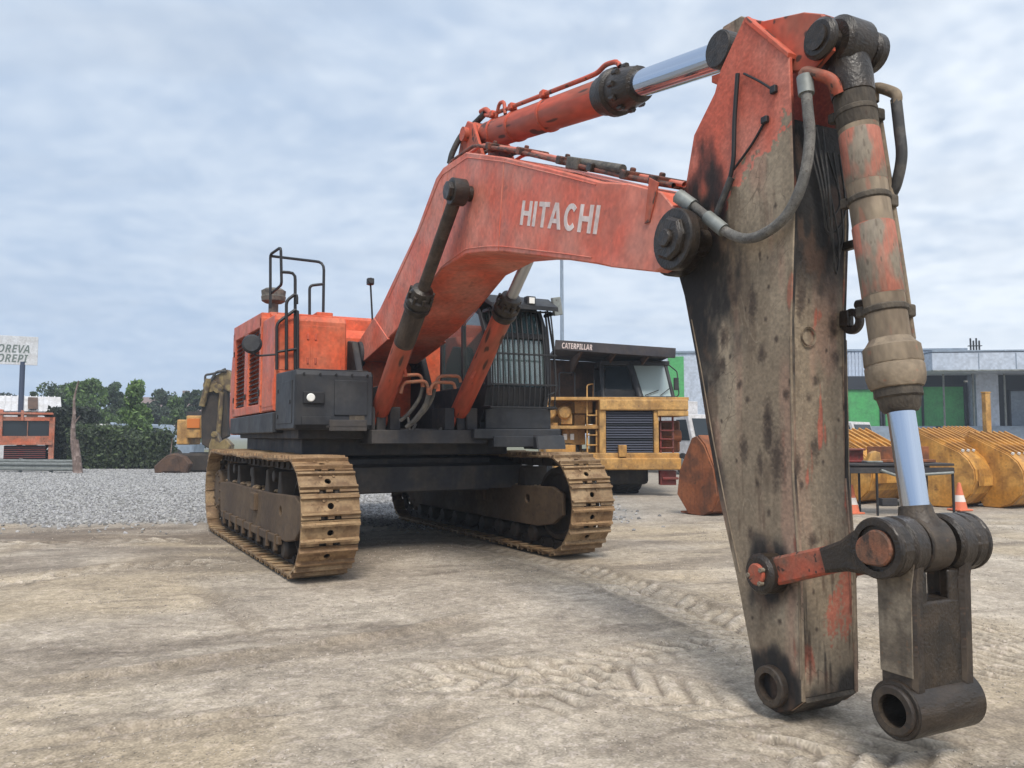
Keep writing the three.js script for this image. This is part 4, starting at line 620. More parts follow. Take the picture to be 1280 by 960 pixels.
  part('head_pin', [disc(V(C0.x, C0.y, 0.195), Zp, 0.115, 0.06, 28, 0.02), disc(V(C0.x, C0.y, -0.195), Zp, 0.115, 0.09, 28, 0.02), rod(V(C0.x, C0.y, -0.24), V(C0.x, C0.y, 0.24), 0.07)], M.grease, stick);
  // bucket cylinder
  const bc = up('bucket_cylinder', [lathe(C0, cd, [[0.28, 0], [0.3, 0.106], [LC * 0.64, 0.104], [LC * 0.64, 0]], 36)], M.mudTube); bc.userData.label = 'bucket cylinder caked with mud in front of the stick';
  part('barrel_paint', [lathe(C0, cd, [[LC * 0.19, 0.1], [LC * 0.195, 0.1085], [LC * 0.30, 0.1085], [LC * 0.305, 0.1]], 36)], M.barrelPaint, bc);
  part('barrel_paint', [lathe(C0, cd, [[LC * 0.385, 0.1], [LC * 0.39, 0.1085], [LC * 0.53, 0.1085], [LC * 0.535, 0.1]], 36)], M.barrelPaint, bc);
  part('cylinder_eye', [disc(C0, Zp, 0.152, 0.22, 32, 0.03), lathe(C0, cd, [[0.05, 0], [0.08, 0.11], [0.2, 0.118], [0.31, 0.115], [0.32, 0.1]], 30)], M.grease, bc);
  part('barrel_grime', [lathe(C0, cd, [[0.31, 0.1], [0.315, 0.1095], [0.5, 0.1085], [0.52, 0.1]], 36)], M.mudDark, bc);
  part('cylinder_gland', [lathe(C0, cd, [[LC * 0.615, 0.1], [LC * 0.628, 0.125], [LC * 0.634, 0.142], [LC * 0.665, 0.146], [LC * 0.668, 0.141], [LC * 0.672, 0.146], [LC * 0.69, 0.146], [LC * 0.705, 0.138], [LC * 0.712, 0.128], [LC * 0.715, 0.09]], 40)], M.mudTube, bc);
  part('gland_nut', [lathe(C0, cd, [[LC * 0.71, 0.08], [LC * 0.712, 0.118], [LC * 0.728, 0.12], [LC * 0.732, 0.108], [LC * 0.75, 0.098], [LC * 0.757, 0.085], [LC * 0.757, 0.06]], 16)], M.mudDark, bc);
  part('cylinder_rod', [rod(C0.clone().addScaledVector(cd, LC * 0.74), C0.clone().addScaledVector(cd, LC - 0.16), 0.068, 0.068, 40)], M.chrome, bc);
  part('rod_eye', [lathe(C0.clone().addScaledVector(cd, LC - 0.2), cd, [[0, 0], [0.01, 0.078], [0.05, 0.085], [0.1, 0.11], [0.15, 0.12]], 24), disc(C3, Zp, 0.14, 0.17, 30)], M.linkSteel, bc);
  for (const t of [0.15, 0.335, 0.56]) part('pipe_clamp', [ring(C0.clone().addScaledVector(cd, LC * t), cd, 0.114, 0.102, 0.04), box(0.05, 0.07, 0.06, C0.x + cd.x * LC * t + 0.04, C0.y + cd.y * LC * t, -0.13), box(0.05, 0.06, 0.05, C0.x + cd.x * LC * t - 0.11, C0.y + cd.y * LC * t, 0.05)], M.mudDark, bc);
  const bp = (t, dx, z) => [C0.x + cd.x * LC * t + dx, C0.y + cd.y * LC * t, z];
  part('cylinder_pipe', [bentPipe([bp(0.13, 0.02, -0.12), bp(0.14, 0.03, -0.15), bp(0.5, 0.03, -0.145), bp(0.615, 0.03, -0.14)], 0.016, 0.05)], M.mudTube, bc);
  // hose on the far side of the cylinder, and the big hose that loops over from the boom
  { const q = (u, v, z) => UV3(u, v, z); part('elbow', [bentPipe([q(1092, 128, -0.16).toArray(), q(1092, 108, -0.16).toArray(), q(1108, 112, -0.17).toArray(), q(1122, 118, -0.17).toArray(), q(1120, 130, -0.17).toArray()], 0.03, 0.06)], M.mudTube, bc);
    part('far_hose', [pipe([q(1120, 124, -0.17), q(1124, 160, -0.17), q(1127, 195, -0.17), q(1121, 228, -0.17), q(1113, 246, -0.17)], 0.03, 30)], M.hose, bc);
    const e0 = q(1004, 88, 0.22), e1 = q(1040, 98, 0.16);
    part('red_elbow', [bentPipe([[C0.x + cd.x * 0.3, C0.y + cd.y * 0.32, 0.12], e1.toArray(), [e0.x, e0.y, 0.22], q(1006, 104, 0.22).toArray()], 0.034, 0.06)], M.linkOrange, bc);
    part('loop_hose', [pipe([q(1006, 100, 0.22), q(1010, 140, 0.235), q(1012, 175, 0.24), q(1004, 225, 0.26), q(984, 268, 0.28), q(955, 292, 0.29), q(930, 298, 0.29), q(905, 288, 0.30), q(880, 268, 0.33), q(862, 254, 0.37), q(850, 246, 0.40)], 0.031, 90, 12)], M.hoseDusty, stick);
    for (const g of [rod(q(1006, 96, 0.22), q(1008, 118, 0.225), 0.046, 0.044, 14), rod(q(905, 288, 0.30), q(884, 271, 0.325), 0.044, 0.044, 14), rod(q(866, 258, 0.36), q(848, 245, 0.40), 0.05, 0.05, 8)]) part('hose_fitting', [g], M.galv, stick);
    part('steel_pipe', [bentPipe([q(922, 92, 0.245).toArray(), q(918, 150, 0.245).toArray(), q(917, 205, 0.245).toArray(), q(905, 250, 0.25).toArray(), q(893, 272, 0.27).toArray()], 0.014, 0.08)], M.rail, stick);
    part('hose_sleeve', [rod(q(914, 222, 0.25), q(896, 268, 0.268), 0.022, 0.022, 12)], M.hose, stick);
    part('grease_line', [pipe([q(917, 212, 0.235), q(940, 180, 0.232), q(956, 152, 0.232)], 0.008, 16, 6), box(0.05, 0.045, 0.03, ...q(956, 150, 0.235).toArray())], M.rail, stick);
    part('grease_line', [pipe([q(930, 92, 0.232), q(950, 102, 0.232), q(967, 113, 0.232)], 0.008, 16, 6), box(0.045, 0.05, 0.03, ...q(967, 112, 0.235).toArray())], M.rail, stick);
    const fz = 0; for (let i = 0; i < 4; i++) { const a = 0.16 - i * 0.05, b = [0.5, 0.62, 0.42, 0.7][i]; part('loose_wire', [pipe([V(fx(3.3) + 0.03, 3.38, a), V(fx(3.0) + 0.05 + 0.02 * i, 3.0, a - 0.10 + 0.05 * i), V(fx(2.7) + 0.03, 3.32 - b * 1.1, -0.02 - 0.05 * (i % 2)), V(fx(2.7) + 0.05, 3.3 - b * 0.8, -0.14 + 0.02 * i), V(fx(3.1) + 0.03, 3.25, -0.12 + 0.05 * i)], 0.006, 40, 6)], M.hose, stick); }
    part('lifting_eye', [(() => { const c = q(1060, 403, -0.2), g = ring(V(0, 0, 0), Zp, 0.075, 0.036, 0.04); g.translate(c.x + 0.04, c.y, -0.19); return g; })(), box(0.08, 0.1, 0.05, fx(2.3) + 0.02, q(1060, 403, -0.2).y + 0.02, -0.19), disc(V(fx(2.3) + 0.14, q(1060, 403, -0.2).y + 0.09, -0.19), V(1, 0, 0), 0.03, 0.09)], M.grease, stick);
    part('round_mark', [ring(V(fx(2.2) + 0.002, 2.17, 0.09), V(1, 0, 0), 0.056, 0.050, 0.006, 24)], M.mudTube, stick);
    part('bracket_stub', [box(0.1, 0.05, 0.06, fx(2.85) + 0.05, q(1055, 305, -0.1).y, -0.16)], M.grease, stick);
  }
  // side links from the stick to the cylinder end, and the hanging H link
  const z0 = 0.275, K0 = [pinL[0] + 0.02, pinL[1]], K1 = [9.27, 1.06], K2 = [9.275, 0.285];
  const la = Math.atan2(K1[1] - K0[1], K1[0] - K0[0]), LL = Math.hypot(K1[0] - K0[0], K1[1] - K0[1]);
  const arc = (cx, cy, r, a0, a1, n = 14) => Array.from({ length: n + 1 }, (_, i) => { const a = a0 + (a1 - a0) * i / n; return [cx + r * Math.cos(a), cy + r * Math.sin(a)]; });
  const barPts = [[-0.04, -0.08], [LL * 0.60, -0.070], [LL * 0.60, 0.070], [-0.04, 0.08]], headPts = [[LL * 0.54, -0.064], [LL * 0.72, -0.078], ...arc(LL, 0, 0.145, -2.0, 2.0), [LL * 0.72, 0.078], [LL * 0.54, 0.064]];
  for (const s of [1, -1]) {
    const tr = (g) => { g.rotateZ(la); g.translate(K0[0], K0[1], 0); return g; };
    const link = up('side_link', [tr(slab(barPts, s * (z0 - 0.045), s * (z0 + 0.03), 0.014))], M.linkOrange);
    part('link_head', [tr(slab(headPts, s * (z0 - 0.048), s * (z0 + 0.045), 0.02))], M.grease, link);
    part('pin_boss', [disc(V(K0[0], K0[1], s * 0.275), Zp, 0.115, 0.15, 28, 0.02)], M.grease, link);
    part('pin_cap', [disc(V(K0[0], K0[1], s * 0.355), Zp, 0.062, 0.03, 18, 0.008)], M.linkOrange, link);
    for (const [bx_, by] of [[0.05, 0.03], [-0.05, -0.01], [0.04, -0.045]]) part('cap_bolt', [rod(V(K0[0] + bx_, K0[1] + by, s * 0.345), V(K0[0] + bx_, K0[1] + by, s * 0.38), 0.014, 0.014, 6)], M.linkMud, link);
    part('boss_rim', [ring(V(K1[0], K1[1], s * 0.322), Zp, 0.148, 0.11, 0.03, 36)], M.grease, link);
    part('link_cheek', [tr(slab([...arc(LL + 0.005, 0, 0.088, -1.7, 1.7, 12), ...arc(LL - 0.05, 0, 0.07, 1.7, 4.58, 10)], s * 0.312, s * 0.346, 0.008))], M.linkRust, link);
  }
  up('link_pin', [rod(V(K0[0], K0[1], -0.3), V(K0[0], K0[1], 0.3), 0.08)], M.grease);
  const hw = 0.22, hp = [[-0.10, 0.10], [-0.105, 0.62], [-0.13, 0.78], [0.13, 0.78], [0.105, 0.62], [0.10, 0.10]].map(([x, y]) => [x + K2[0], y + K2[1]]);
  const H = up('power_link', [slab(hp, hw - 0.085, hw, 0.02), slab(hp, -hw, -hw + 0.085, 0.02)], M.linkSteel); H.userData.label = 'hanging H shaped link with two open bosses';
  part('leg_side', [slab(hp.map(([x, y]) => [K2[0] + (x - K2[0]) * 0.9, mix(K2[1] + 0.44, y, 0.8)]), hw - 0.002, hw + 0.006, 0.002)], M.linkMud, H);
  part('center_web', [bx(K2[0] - 0.06, K2[0] + 0.088, K2[1] + 0.08, K2[1] + 0.52, -hw + 0.07, hw - 0.07, 0.02), bx(K2[0] + 0.03, K2[0] + 0.085, K2[1] + 0.10, K2[1] + 0.66, hw - 0.13, hw - 0.07, 0.015), bx(K2[0] + 0.03, K2[0] + 0.085, K2[1] + 0.10, K2[1] + 0.66, -hw + 0.07, -hw + 0.16, 0.015), bx(K2[0] - 0.06, K2[0] + 0.02, K2[1] + 0.40, K2[1] + 0.60, 0.02, hw - 0.07, 0.02)], M.grease, H);
  for (const s of [1, -1]) part('upper_boss', [disc(V(K1[0], K1[1], s * (hw - 0.045)), Zp, 0.148, 0.12, 32, 0.02)], M.grease, H);
  part('lower_boss', [ring(V(K2[0], K2[1], 0), Zp, 0.14, 0.08, hw * 2 + 0.05, 40)], M.grease, H);
  for (const s of [1, -1]) part('bush_ring', [ring(V(K2[0], K2[1], s * (hw + 0.028)), Zp, 0.116, 0.078, 0.03, 40)], M.linkSteel, H);
  part('cylinder_pin', [rod(V(K1[0], K1[1], -0.34), V(K1[0], K1[1], 0.32), 0.07)], M.grease, H);
}
console.log('stick');

// ---------- dump truck ----------
{
  const D = 21.4, [cx] = atDepth(774, 600, D), T = thing('dump_truck', 'yellow mining dump truck with a dark canopy over its cab', 'dump truck', [cx, 0, -D], 0.03);
  const X = (u) => (u - 774) * D / F, Y = (v) => EYE + (545 - v) * D / F;
  const bm = (u0, u1, v0, v1, z0, z1, r) => bx(X(u0), X(u1), Y(v0), Y(v1), z0, z1, r);
  part('chassis', [bx(-0.55, 0.55, 0.75, 1.15, -7.2, -0.3), bx(-1.5, 1.5, 0.9, 1.1, -3.2, -2.9)], M.yellow, T);
  const bump = part('bumper', [bm(692, 851, 572, 587, -0.35, 0.12, 0.04), bm(735, 850, 566, 573, -0.3, 0.0, 0.02)], M.yellow, T);
  const hood = part('hood', [bm(750, 758.5, 509, 572, -2.2, -0.05, 0.03), bm(818.5, 825, 509, 572, -2.2, -0.05, 0.03), bm(750, 862, 499, 513, -2.2, 0.02, 0.04), bm(823, 862, 513, 520, -1.4, 0.0, 0.02), bm(753, 823, 516, 572, -2.1, -0.35)], M.yellow, T);
  M.grilleGrey = plain(78, 82, 96, 0.6);
  const gr = part('grille', [bm(758, 819, 512, 570, -0.34, -0.30, 0)], M.dockDark, T);
  for (let i = 0; i < 18; i++) part('grille_slat', [box(X(818) - X(759), 0.022, 0.09, (X(818) + X(759)) / 2, Y(513) - 0.045 - i * 0.066, -0.14, 0.5, 0, 0, 0.004)], i % 6 === 5 ? M.dockDark : M.grilleGrey, gr);
  part('number_box', [bm(773, 783, 556, 571, -0.06, 0.12, 0.02)], M.yellow, T);
  for (const u of [708, 792]) { const w = part('wheel', [lathe(V(X(u) - 0.44, 0.9, -1.35), V(1, 0, 0), [[0, 0.45], [0, 0.7], [0.06, 0.82], [0.16, 0.895], [0.3, 0.905], [0.58, 0.905], [0.72, 0.895], [0.82, 0.82], [0.88, 0.7], [0.88, 0.45]], 40), ...Array.from({ length: 26 }, (_, i) => { const a = i / 26 * 6.283, g = box(0.3, 0.05, 0.1, 0, 0.905, 0, 0, 0, 0); const g2 = g.clone(); g.translate(-0.17, 0, 0); g2.translate(0.17, 0, 0); g.rotateX(a); g2.rotateX(a + 0.12); g.translate(X(u), 0.9, -1.35); g2.translate(X(u), 0.9, -1.35); return [g, g2]; })], M.tyre, T); part('rim', [lathe(V(X(u) - 0.2, 0.9, -1.35), V(1, 0, 0), [[0, 0], [0, 0.45], [0.4, 0.45], [0.4, 0]], 28)], M.yellow, w); }
  for (const x of [-1.45, -0.75, 0.75, 1.45]) { const w = part('wheel', [lathe(V(x - 0.3, 0.9, -5.6), V(1, 0, 0), [[0, 0.45], [0, 0.78], [0.08, 0.9], [0.52, 0.9], [0.6, 0.78], [0.6, 0.45]], 36)], M.tyre, T); part('rim', [lathe(V(x - 0.2, 0.9, -5.6), V(1, 0, 0), [[0, 0], [0, 0.45], [0.4, 0.45], [0.4, 0]], 24)], M.yellow, w); }
  part('front_axle', [rod(V(-1.2, 0.9, -1.35), V(1.2, 0.9, -1.35), 0.16), disc(V(0.35, 0.85, -0.9), V(0, 0, 1), 0.36, 0.5), bm(760, 815, 585, 606, -1.2, -0.4, 0.1)], M.tyre, T);
  part('deck', [bm(690, 864, 496, 500, -2.4, -0.1), bm(690, 752, 532, 536, -2.0, -0.2)], M.yellow, T);
  // air cleaners and boxes on the left, ladder with rails
  for (const u of [689, 708]) part('air_cleaner', [lathe(V(X(u), Y(515), -0.9), V(0, 0, 1), [[0, 0], [0, 0.19], [0.5, 0.19], [0.54, 0.16], [0.6, 0.15], [0.61, 0]], 24)], M.yellow, T);
  part('battery_box', [bm(680, 735, 500, 572, -1.9, -1.3), bm(722, 736, 517, 556, -1.3, -0.7), bm(684, 722, 556, 572, -1.3, -0.4), bm(682, 700, 528, 555, -1.2, -0.5), bm(704, 718, 517, 530, -0.9, -0.45), bm(706, 735, 536, 556, -1.2, -0.6), bm(722, 745, 500, 516, -1.3, -0.6)], M.yellow, T);
  part('head_lamp', [bm(707, 712, 542, 550, -0.6, -0.56), bm(716, 721, 542, 550, -0.6, -0.56), bm(734, 744, 530, 534, -0.4, -0.36)], M.lens, T);
  const stair = (a, b, n, v0, v1) => { const l = [bm(a, a + 2.2, v0, v1, -0.32, -0.25), bm(b - 2.2, b, v0, v1, -0.32, -0.25)]; for (let i = 0; i < n; i++) l.push(bm(a, b, mix(v0 + 6, v1 - 2, i / (n - 1)), mix(v0 + 6, v1 - 2, i / (n - 1)) + 1.6, -0.4, -0.22)); return l; };
  part('ladder', [stair(735, 749, 5, 512, 570), bentPipe([[X(736), Y(512), -0.28], [X(737), Y(480), -0.4], [X(746), Y(478), -0.5], [X(746), Y(500), -0.6]], 0.02)], M.yellow, T);
  part('ladder', [stair(828, 846, 5, 520, 572)], M.redPaint, T);
  part('tank', [bm(826, 860, 525, 566, -1.6, -0.8, 0.05), rod(V(X(830), Y(545), -0.6), V(X(858), Y(545), -0.6), 0.16)], M.rust, T);
  part('tow_hook', [bm(826, 846, 588, 606, -0.3, -0.05), bm(828, 848, 596, 599, -0.1, 0.06)], M.redPaint, T);
  part('deck_rail', [bentPipe([[X(702), Y(497), -0.5], [X(702), Y(464), -0.5], [X(722), Y(464), -0.5], [X(722), Y(497), -0.5]], 0.02), rod(V(X(746), Y(497), -0.4), V(X(746), Y(474), -0.4), 0.02)], M.rail, T);
  // cab
  const zc = -0.75, cab = part('cab', [bm(757, 852, 494, 500, -2.1, -0.5), bm(757, 848, 447, 453, -2.1, -0.85), bm(756, 760, 452, 496, -2.1, -2.0), bm(846, 850, 452, 496, -2.1, -2.0), bm(757, 850, 452, 497, -2.12, -2.05), ...[[759, 759], [849, 843]].map(([u0, u1]) => { const a = V(X(u0), Y(496), -0.55), b = V(X(u1), Y(451), -0.95); return rod(a, b, 0.06, 0.06, 8); }), ...[[797, 794]].map(([u0, u1]) => rod(V(X(u0 + 9), Y(496), -0.5), V(X(u1 + 2), Y(451), -0.9), 0.10, 0.10, 8)), bm(757, 800, 485, 497, -2.1, -0.6)], M.black, T);
  const quad = (p) => { const g = new THREE.BufferGeometry(); g.setAttribute('position', new THREE.Float32BufferAttribute([...p[0], ...p[1], ...p[2], ...p[0], ...p[2], ...p[3]], 3)); g.computeVertexNormals(); return g; };
  const pane = (name, p, gm = M.cabGlass) => { const n = V(0, 0, 1).multiplyScalar(0.02), back = p.map(([a, b, c]) => [a, b, c - 0.02]); part(name, [quad(p), quad([...back].reverse()), quad([p[0], p[3], back[3], back[0]].reverse()), quad([p[1], p[0], back[0], back[1]].reverse()), quad([p[2], p[1], back[1], back[2]].reverse()), quad([p[3], p[2], back[2], back[3]].reverse())], gm, cab); };
  M.cabGlass = new THREE.MeshPhysicalMaterial({ color: new THREE.Color().setRGB(0.55, 0.66, 0.66), transmission: 0.4, roughness: 0.06, thickness: 0, specularIntensity: 1 });
  pane('windscreen', [[X(808), Y(495), -0.53], [X(848), Y(496), -0.53], [X(842), Y(453), -0.9], [X(799), Y(453), -0.9]]);
  pane('side_pane', [[X(762), Y(486), -0.62], [X(797), Y(486), -0.58], [X(792), Y(454), -0.92], [X(764), Y(454), -0.92]], M.darkGlass);
  part('wiper', [rod(V(X(812), Y(493), -0.5), V(X(830), Y(486), -0.54), 0.012), rod(V(X(832), Y(493), -0.5), V(X(844), Y(484), -0.54), 0.012)], M.rail, cab);
  part('cab_mirror', [bm(850, 856, 470, 486, -0.6, -0.5), bentPipe([[X(846), Y(452), -0.8], [X(855), Y(462), -0.6], [X(856), Y(492), -0.5], [X(848), Y(498), -0.45]], 0.018)], M.black, T);
  // dump body with its canopy
  const tilt = -0.066;
  const body = part('dump_body', [slab([[X(697), Y(500)], [X(846), Y(500)], [X(852), Y(446)], [X(696), Y(437)]], -3.1, -2.7, 0.02), slab([[X(697), 1.7], [X(846), 1.7], [X(850), Y(446)], [X(696), Y(437)]], -8.2, -3.0, 0.02)], M.bodyBrown, T);
  const can = box(X(845) - X(694), 0.26, 0.12, (X(845) + X(694)) / 2, Y(436.5), 0.12, 0, 0, 0); can.translate(-(X(845) + X(694)) / 2, -Y(436.5), 0); can.rotateZ(tilt); can.translate((X(845) + X(694)) / 2, Y(436.5), 0);
  const roof = bx(X(696), X(843), Y(440), Y(436), -3.0, 0.1); roof.translate(-(X(845) + X(694)) / 2, -Y(436.5), 0); roof.rotateZ(tilt); roof.translate((X(845) + X(694)) / 2, Y(436.5), 0);
  part('canopy', [can, roof], M.canopy, T);
  part('canopy_rib', [0.2, 0.5, 0.8].map((t) => { const x = mix(X(700), X(840), t); return slab([[-3.0, -0.5], [-2.7, -0.5], [0.05, -0.1], [0.05, 0], [-3.0, 0]], -0.03, 0.03, 0.008).rotateY(-Math.PI / 2).translate(x, Y(436.5) + (x - (X(845) + X(694)) / 2) * tilt - 0.05, 0); }), M.bodyBrown, T);
  let g = new TextGeometry('CATERPILLAR', { font, size: 0.15, depth: 0.01, curveSegments: 3 }); g.computeBoundingBox(); const bb = g.boundingBox;
  g.scale((X(740) - X(702)) / (bb.max.x - bb.min.x), 1, 1); g.rotateZ(tilt); g.translate(X(702), Y(433.2) - 0.06, 0.181); part('lettering', [g], M.lettering, T);
}
// ---------- buckets lying in the yard ----------
function bucket(name, label, group, W, mat, pos, turn, scale = 1) {
  const B = thing(name, label, 'bucket', pos, turn, group);
  const outer = [[-0.15, 0.02], [0.12, 0.12], [0.34, 0.34], [0.44, 0.62], [0.42, 0.86], [0.30, 1.08], [0.12, 1.24], [-0.85, 1.72], [-0.92, 1.66], [-0.80, 1.2], [-0.62, 0.2], [-0.5, 0.02]].map(([z, y]) => [z * scale, y * scale]);
  const shell = [[-0.5, 0.0], [-0.15, 0.0], [0.14, 0.10], [0.36, 0.33], [0.46, 0.62], [0.44, 0.87], [0.32, 1.10], [0.14, 1.26], [-0.86, 1.76], [-0.88, 1.72], [0.11, 1.22], [0.28, 1.06], [0.40, 0.86], [0.42, 0.62], [0.32, 0.36], [0.12, 0.14], [-0.15, 0.04], [-0.5, 0.04]].map(([z, y]) => [z * scale, y * scale]);
  const rot = (g) => { g.rotateY(-Math.PI / 2); return g; };   // outline in z-y, width along x
  part('shell', [rot(slab(shell, -W / 2, W / 2, 0.004))], mat, B);
  for (const s of [1, -1]) part('side_plate', [rot(slab(outer, s * (W / 2 + 0.035), s * (W / 2), 0.006))], mat, B);
  const n = Math.max(4, Math.round(W / 0.27)), a = Math.atan2(0.5, 1.0);
  for (let i = 0; i <= n; i++) { const x = mix(-W / 2 + 0.05, W / 2 - 0.05, i / n), g = box(0.05, 0.09, 1.12 * scale, 0, 0, 0, a, 0, 0); g.translate(x, 1.525 * scale, -0.36 * scale); part('wear_strip', [g], mat, B); const h = rod(V(x, 1.26 * scale, 0.16 * scale), V(x, 1.30 * scale, 0.18 * scale), 0.035, 0.035, 8); part('bolt_head', [h], M.white, B); }
  part('band_plate', [rot(slab([[0.46, 0.50], [0.48, 0.50], [0.485, 0.74], [0.465, 0.86], [0.45, 0.86]].map(([z, y]) => [z * scale, y * scale]), -W * 0.42, W * 0.42, 0.003))], mat, B);
  return B;
}
{
  const g = (u, v) => { const [x, z] = onGround(u, v); return [x, 0, z]; };
  const grp = 'yellow ribbed buckets set down beside the warehouse';
  bucket('loader_bucket', 'yellow ribbed bucket behind the rusty steel trestle', grp, 1.7, M.bucketYellow, g(1098, 628), 0.55);
  bucket('loader_bucket', 'yellow ribbed bucket behind the traffic cone, its curved back shining', grp, 1.35, M.bucketYellow, g(1213, 633), 0.62);
  bucket('loader_bucket', 'yellow ribbed bucket at the outer end of the bucket row', grp, 1.5, M.bucketYellow, g(1282, 634), 0.5, 0.95);
  bucket('loader_bucket', 'yellow ribbed bucket in front of the tall yellow post', grp, 1.5, M.bucketYellow, (() => { const [x, z] = onGround(1238, 616); return [x, 0, z]; })(), 0.62, 1.05);
  // rusty bucket standing by the truck, its side towards the yard
  const B = thing('rusty_bucket', 'rust brown excavator bucket standing between the dump truck and the stick', 'bucket', g(885, 641), -0.95);
  const side = [[0, 0.02], [0.35, 0.0], [0.62, 0.12], [0.75, 0.42], [0.66, 0.95], [0.42, 1.42], [0.24, 1.60], [0.12, 1.56], [-0.22, 0.9], [-0.3, 0.4]];
  for (const s of [1, -1]) part('side_plate', [slab(side, s * 0.6, s * 0.56, 0.008)], M.rust, B);
  part('shell', [slab([[0, 0.0], [0.35, 0.0], [0.62, 0.10], [0.77, 0.42], [0.68, 0.95], [0.44, 1.44], [0.26, 1.62], [0.24, 1.58], [0.40, 1.40], [0.64, 0.93], [0.72, 0.44], [0.58, 0.16], [0.34, 0.04], [0, 0.04]], -0.56, 0.56, 0.004)], M.rust, B);
  for (let i = 0; i < 5; i++) part('tooth', [slab([[-0.05, 0.0], [0.05, 0.0], [0.05, 0.09], [-0.26, 0.05], [-0.26, 0.02]], -0.5 + i * 0.25 - 0.05, -0.5 + i * 0.25 + 0.05, 0.01)], M.rust, B);
  for (const s of [-0.2, 0.2]) part('mounting_ear', [slab([[0.3, 1.3], [0.62, 1.0], [0.72, 1.3], [0.5, 1.62], [0.34, 1.6]], s - 0.03, s + 0.03, 0.01)], M.rust, B);
}
// ---------- trestle, cones, post, blocks ----------
{
  const D = 16.7, X = (u) => (u - 1120) * D / F, [cx] = atDepth(1120, 600, D);
  const T = thing('steel_trestle', 'low steel trestle on thin legs with rusty plates on it', 'trestle', [cx, 0, -D], 0.02);
  const Y = (v) => EYE + (545 - v) * D / F;
  part('top_frame', [bx(X(1046), X(1177), Y(581), Y(578), -0.5, 0.5), bx(X(1046), X(1177), Y(590), Y(583), 0.42, 0.5), bx(X(1046), X(1177), Y(590), Y(583), -0.5, -0.42)], M.frameDark, T);
  for (const [u, z] of [[1083, 0.45], [1176, 0.45], [1050, 0.45], [1086, -0.45], [1173, -0.45]]) part('leg', [bx(X(u) - 0.022, X(u) + 0.022, -0.01, Y(583), z - 0.022, z + 0.022)], M.rail, T);
  part('hanging_pipe', [pipe([[X(1086), Y(586), 0.53], [X(1110), Y(593), 0.54], [X(1140), Y(591), 0.54], [X(1174), Y(589), 0.53]], 0.03)], M.galv, T);
  const P = thing('steel_plate', 'rust red steel plate leaning on the trestle top', 'steel plate', [cx, 0, -D], 0.02);
  part('sheet', [bx(X(1090), X(1168), Y(577.5), Y(558), -0.2, -0.16)], M.rust, P); part('flange', [bx(X(1090), X(1168), Y(577.5), Y(574), -0.16, 0.1)], M.rust, P);
  const Q = thing('cast_block', 'small pale yellow casting on the trestle top', 'casting', [cx, 0, -D], 0.02);
  part('block', [slab([[X(1074), Y(577.5)], [X(1092), Y(577.5)], [X(1091), Y(565)], [X(1085), Y(563)], [X(1080), Y(566)]], 0.2, 0.36, 0.01)], M.yellow, Q); part('foot', [bx(X(1073), X(1093), Y(577.4), Y(575), 0.16, 0.4)], M.galv, Q);
  const R = thing('rusty_beam', 'dark red beam lying across the trestle end', 'beam', [cx, 0, -D], 0.02);
  part('web', [bx(X(1044), X(1082), Y(577.6), Y(562), -0.1, -0.07)], M.redPaint, R); part('flange', [bx(X(1044), X(1082), Y(577.6), Y(575), -0.2, 0.05), bx(X(1044), X(1082), Y(563), Y(560.5), -0.2, 0.05)], M.redPaint, R);
  const cone = (label, u, v) => {
    const [x, z] = onGround(u, v), c = thing('traffic_cone', label, 'cone', [x, 0, z], 0.3, 'traffic cones by the trestle');
    part('base', [box(0.36, 0.035, 0.36, 0, 0.0175, 0)], M.coneOrange, c);
    part('body', [lathe(V(0, 0.03, 0), V(0, 1, 0), [[0, 0.15], [0.16, 0.118]], 24), lathe(V(0, 0.33, 0), V(0, 1, 0), [[0, 0.083], [0.26, 0.03], [0.27, 0.0]], 24)], M.coneOrange, c);
    part('white_band', [lathe(V(0, 0.19, 0), V(0, 1, 0), [[0, 0.118], [0.14, 0.083]], 24)], M.coneWhite, c);
  };
  cone('orange and white traffic cone beside the trestle leg under the rusty beam', 1065, 642); cone('orange and white traffic cone in front of the shining yellow bucket', 1200, 638);
  { const [x, z] = onGround(1110, 632), b = thing('timber_block', 'dark timber block lying under the yellow bucket', 'timber block', [x, 0, z], 0.05); part('beam', [box(0.36, 0.17, 0.2, 0, 0.085, 0)], M.frameDark, b); part('end_piece', [box(0.14, 0.1, 0.16, 0.3, 0.05, 0)], M.galv, b); }
  { const [x] = atDepth(1249, 560, 21), p = thing('yellow_post', 'tall yellow steel post standing behind the buckets', 'post', [x, 0, -21.5], 0.3); part('post', [bx(-0.09, 0.09, 0, 2.75, -0.07, 0.07, 0.02)], M.yellow, p); part('cap', [bx(-0.1, 0.1, 2.75, 2.79, -0.08, 0.08)], M.yellow, p); part('foot', [bx(-0.2, 0.2, -0.01, 0.03, -0.2, 0.2)], M.yellow, p); }
}
console.log('yard');
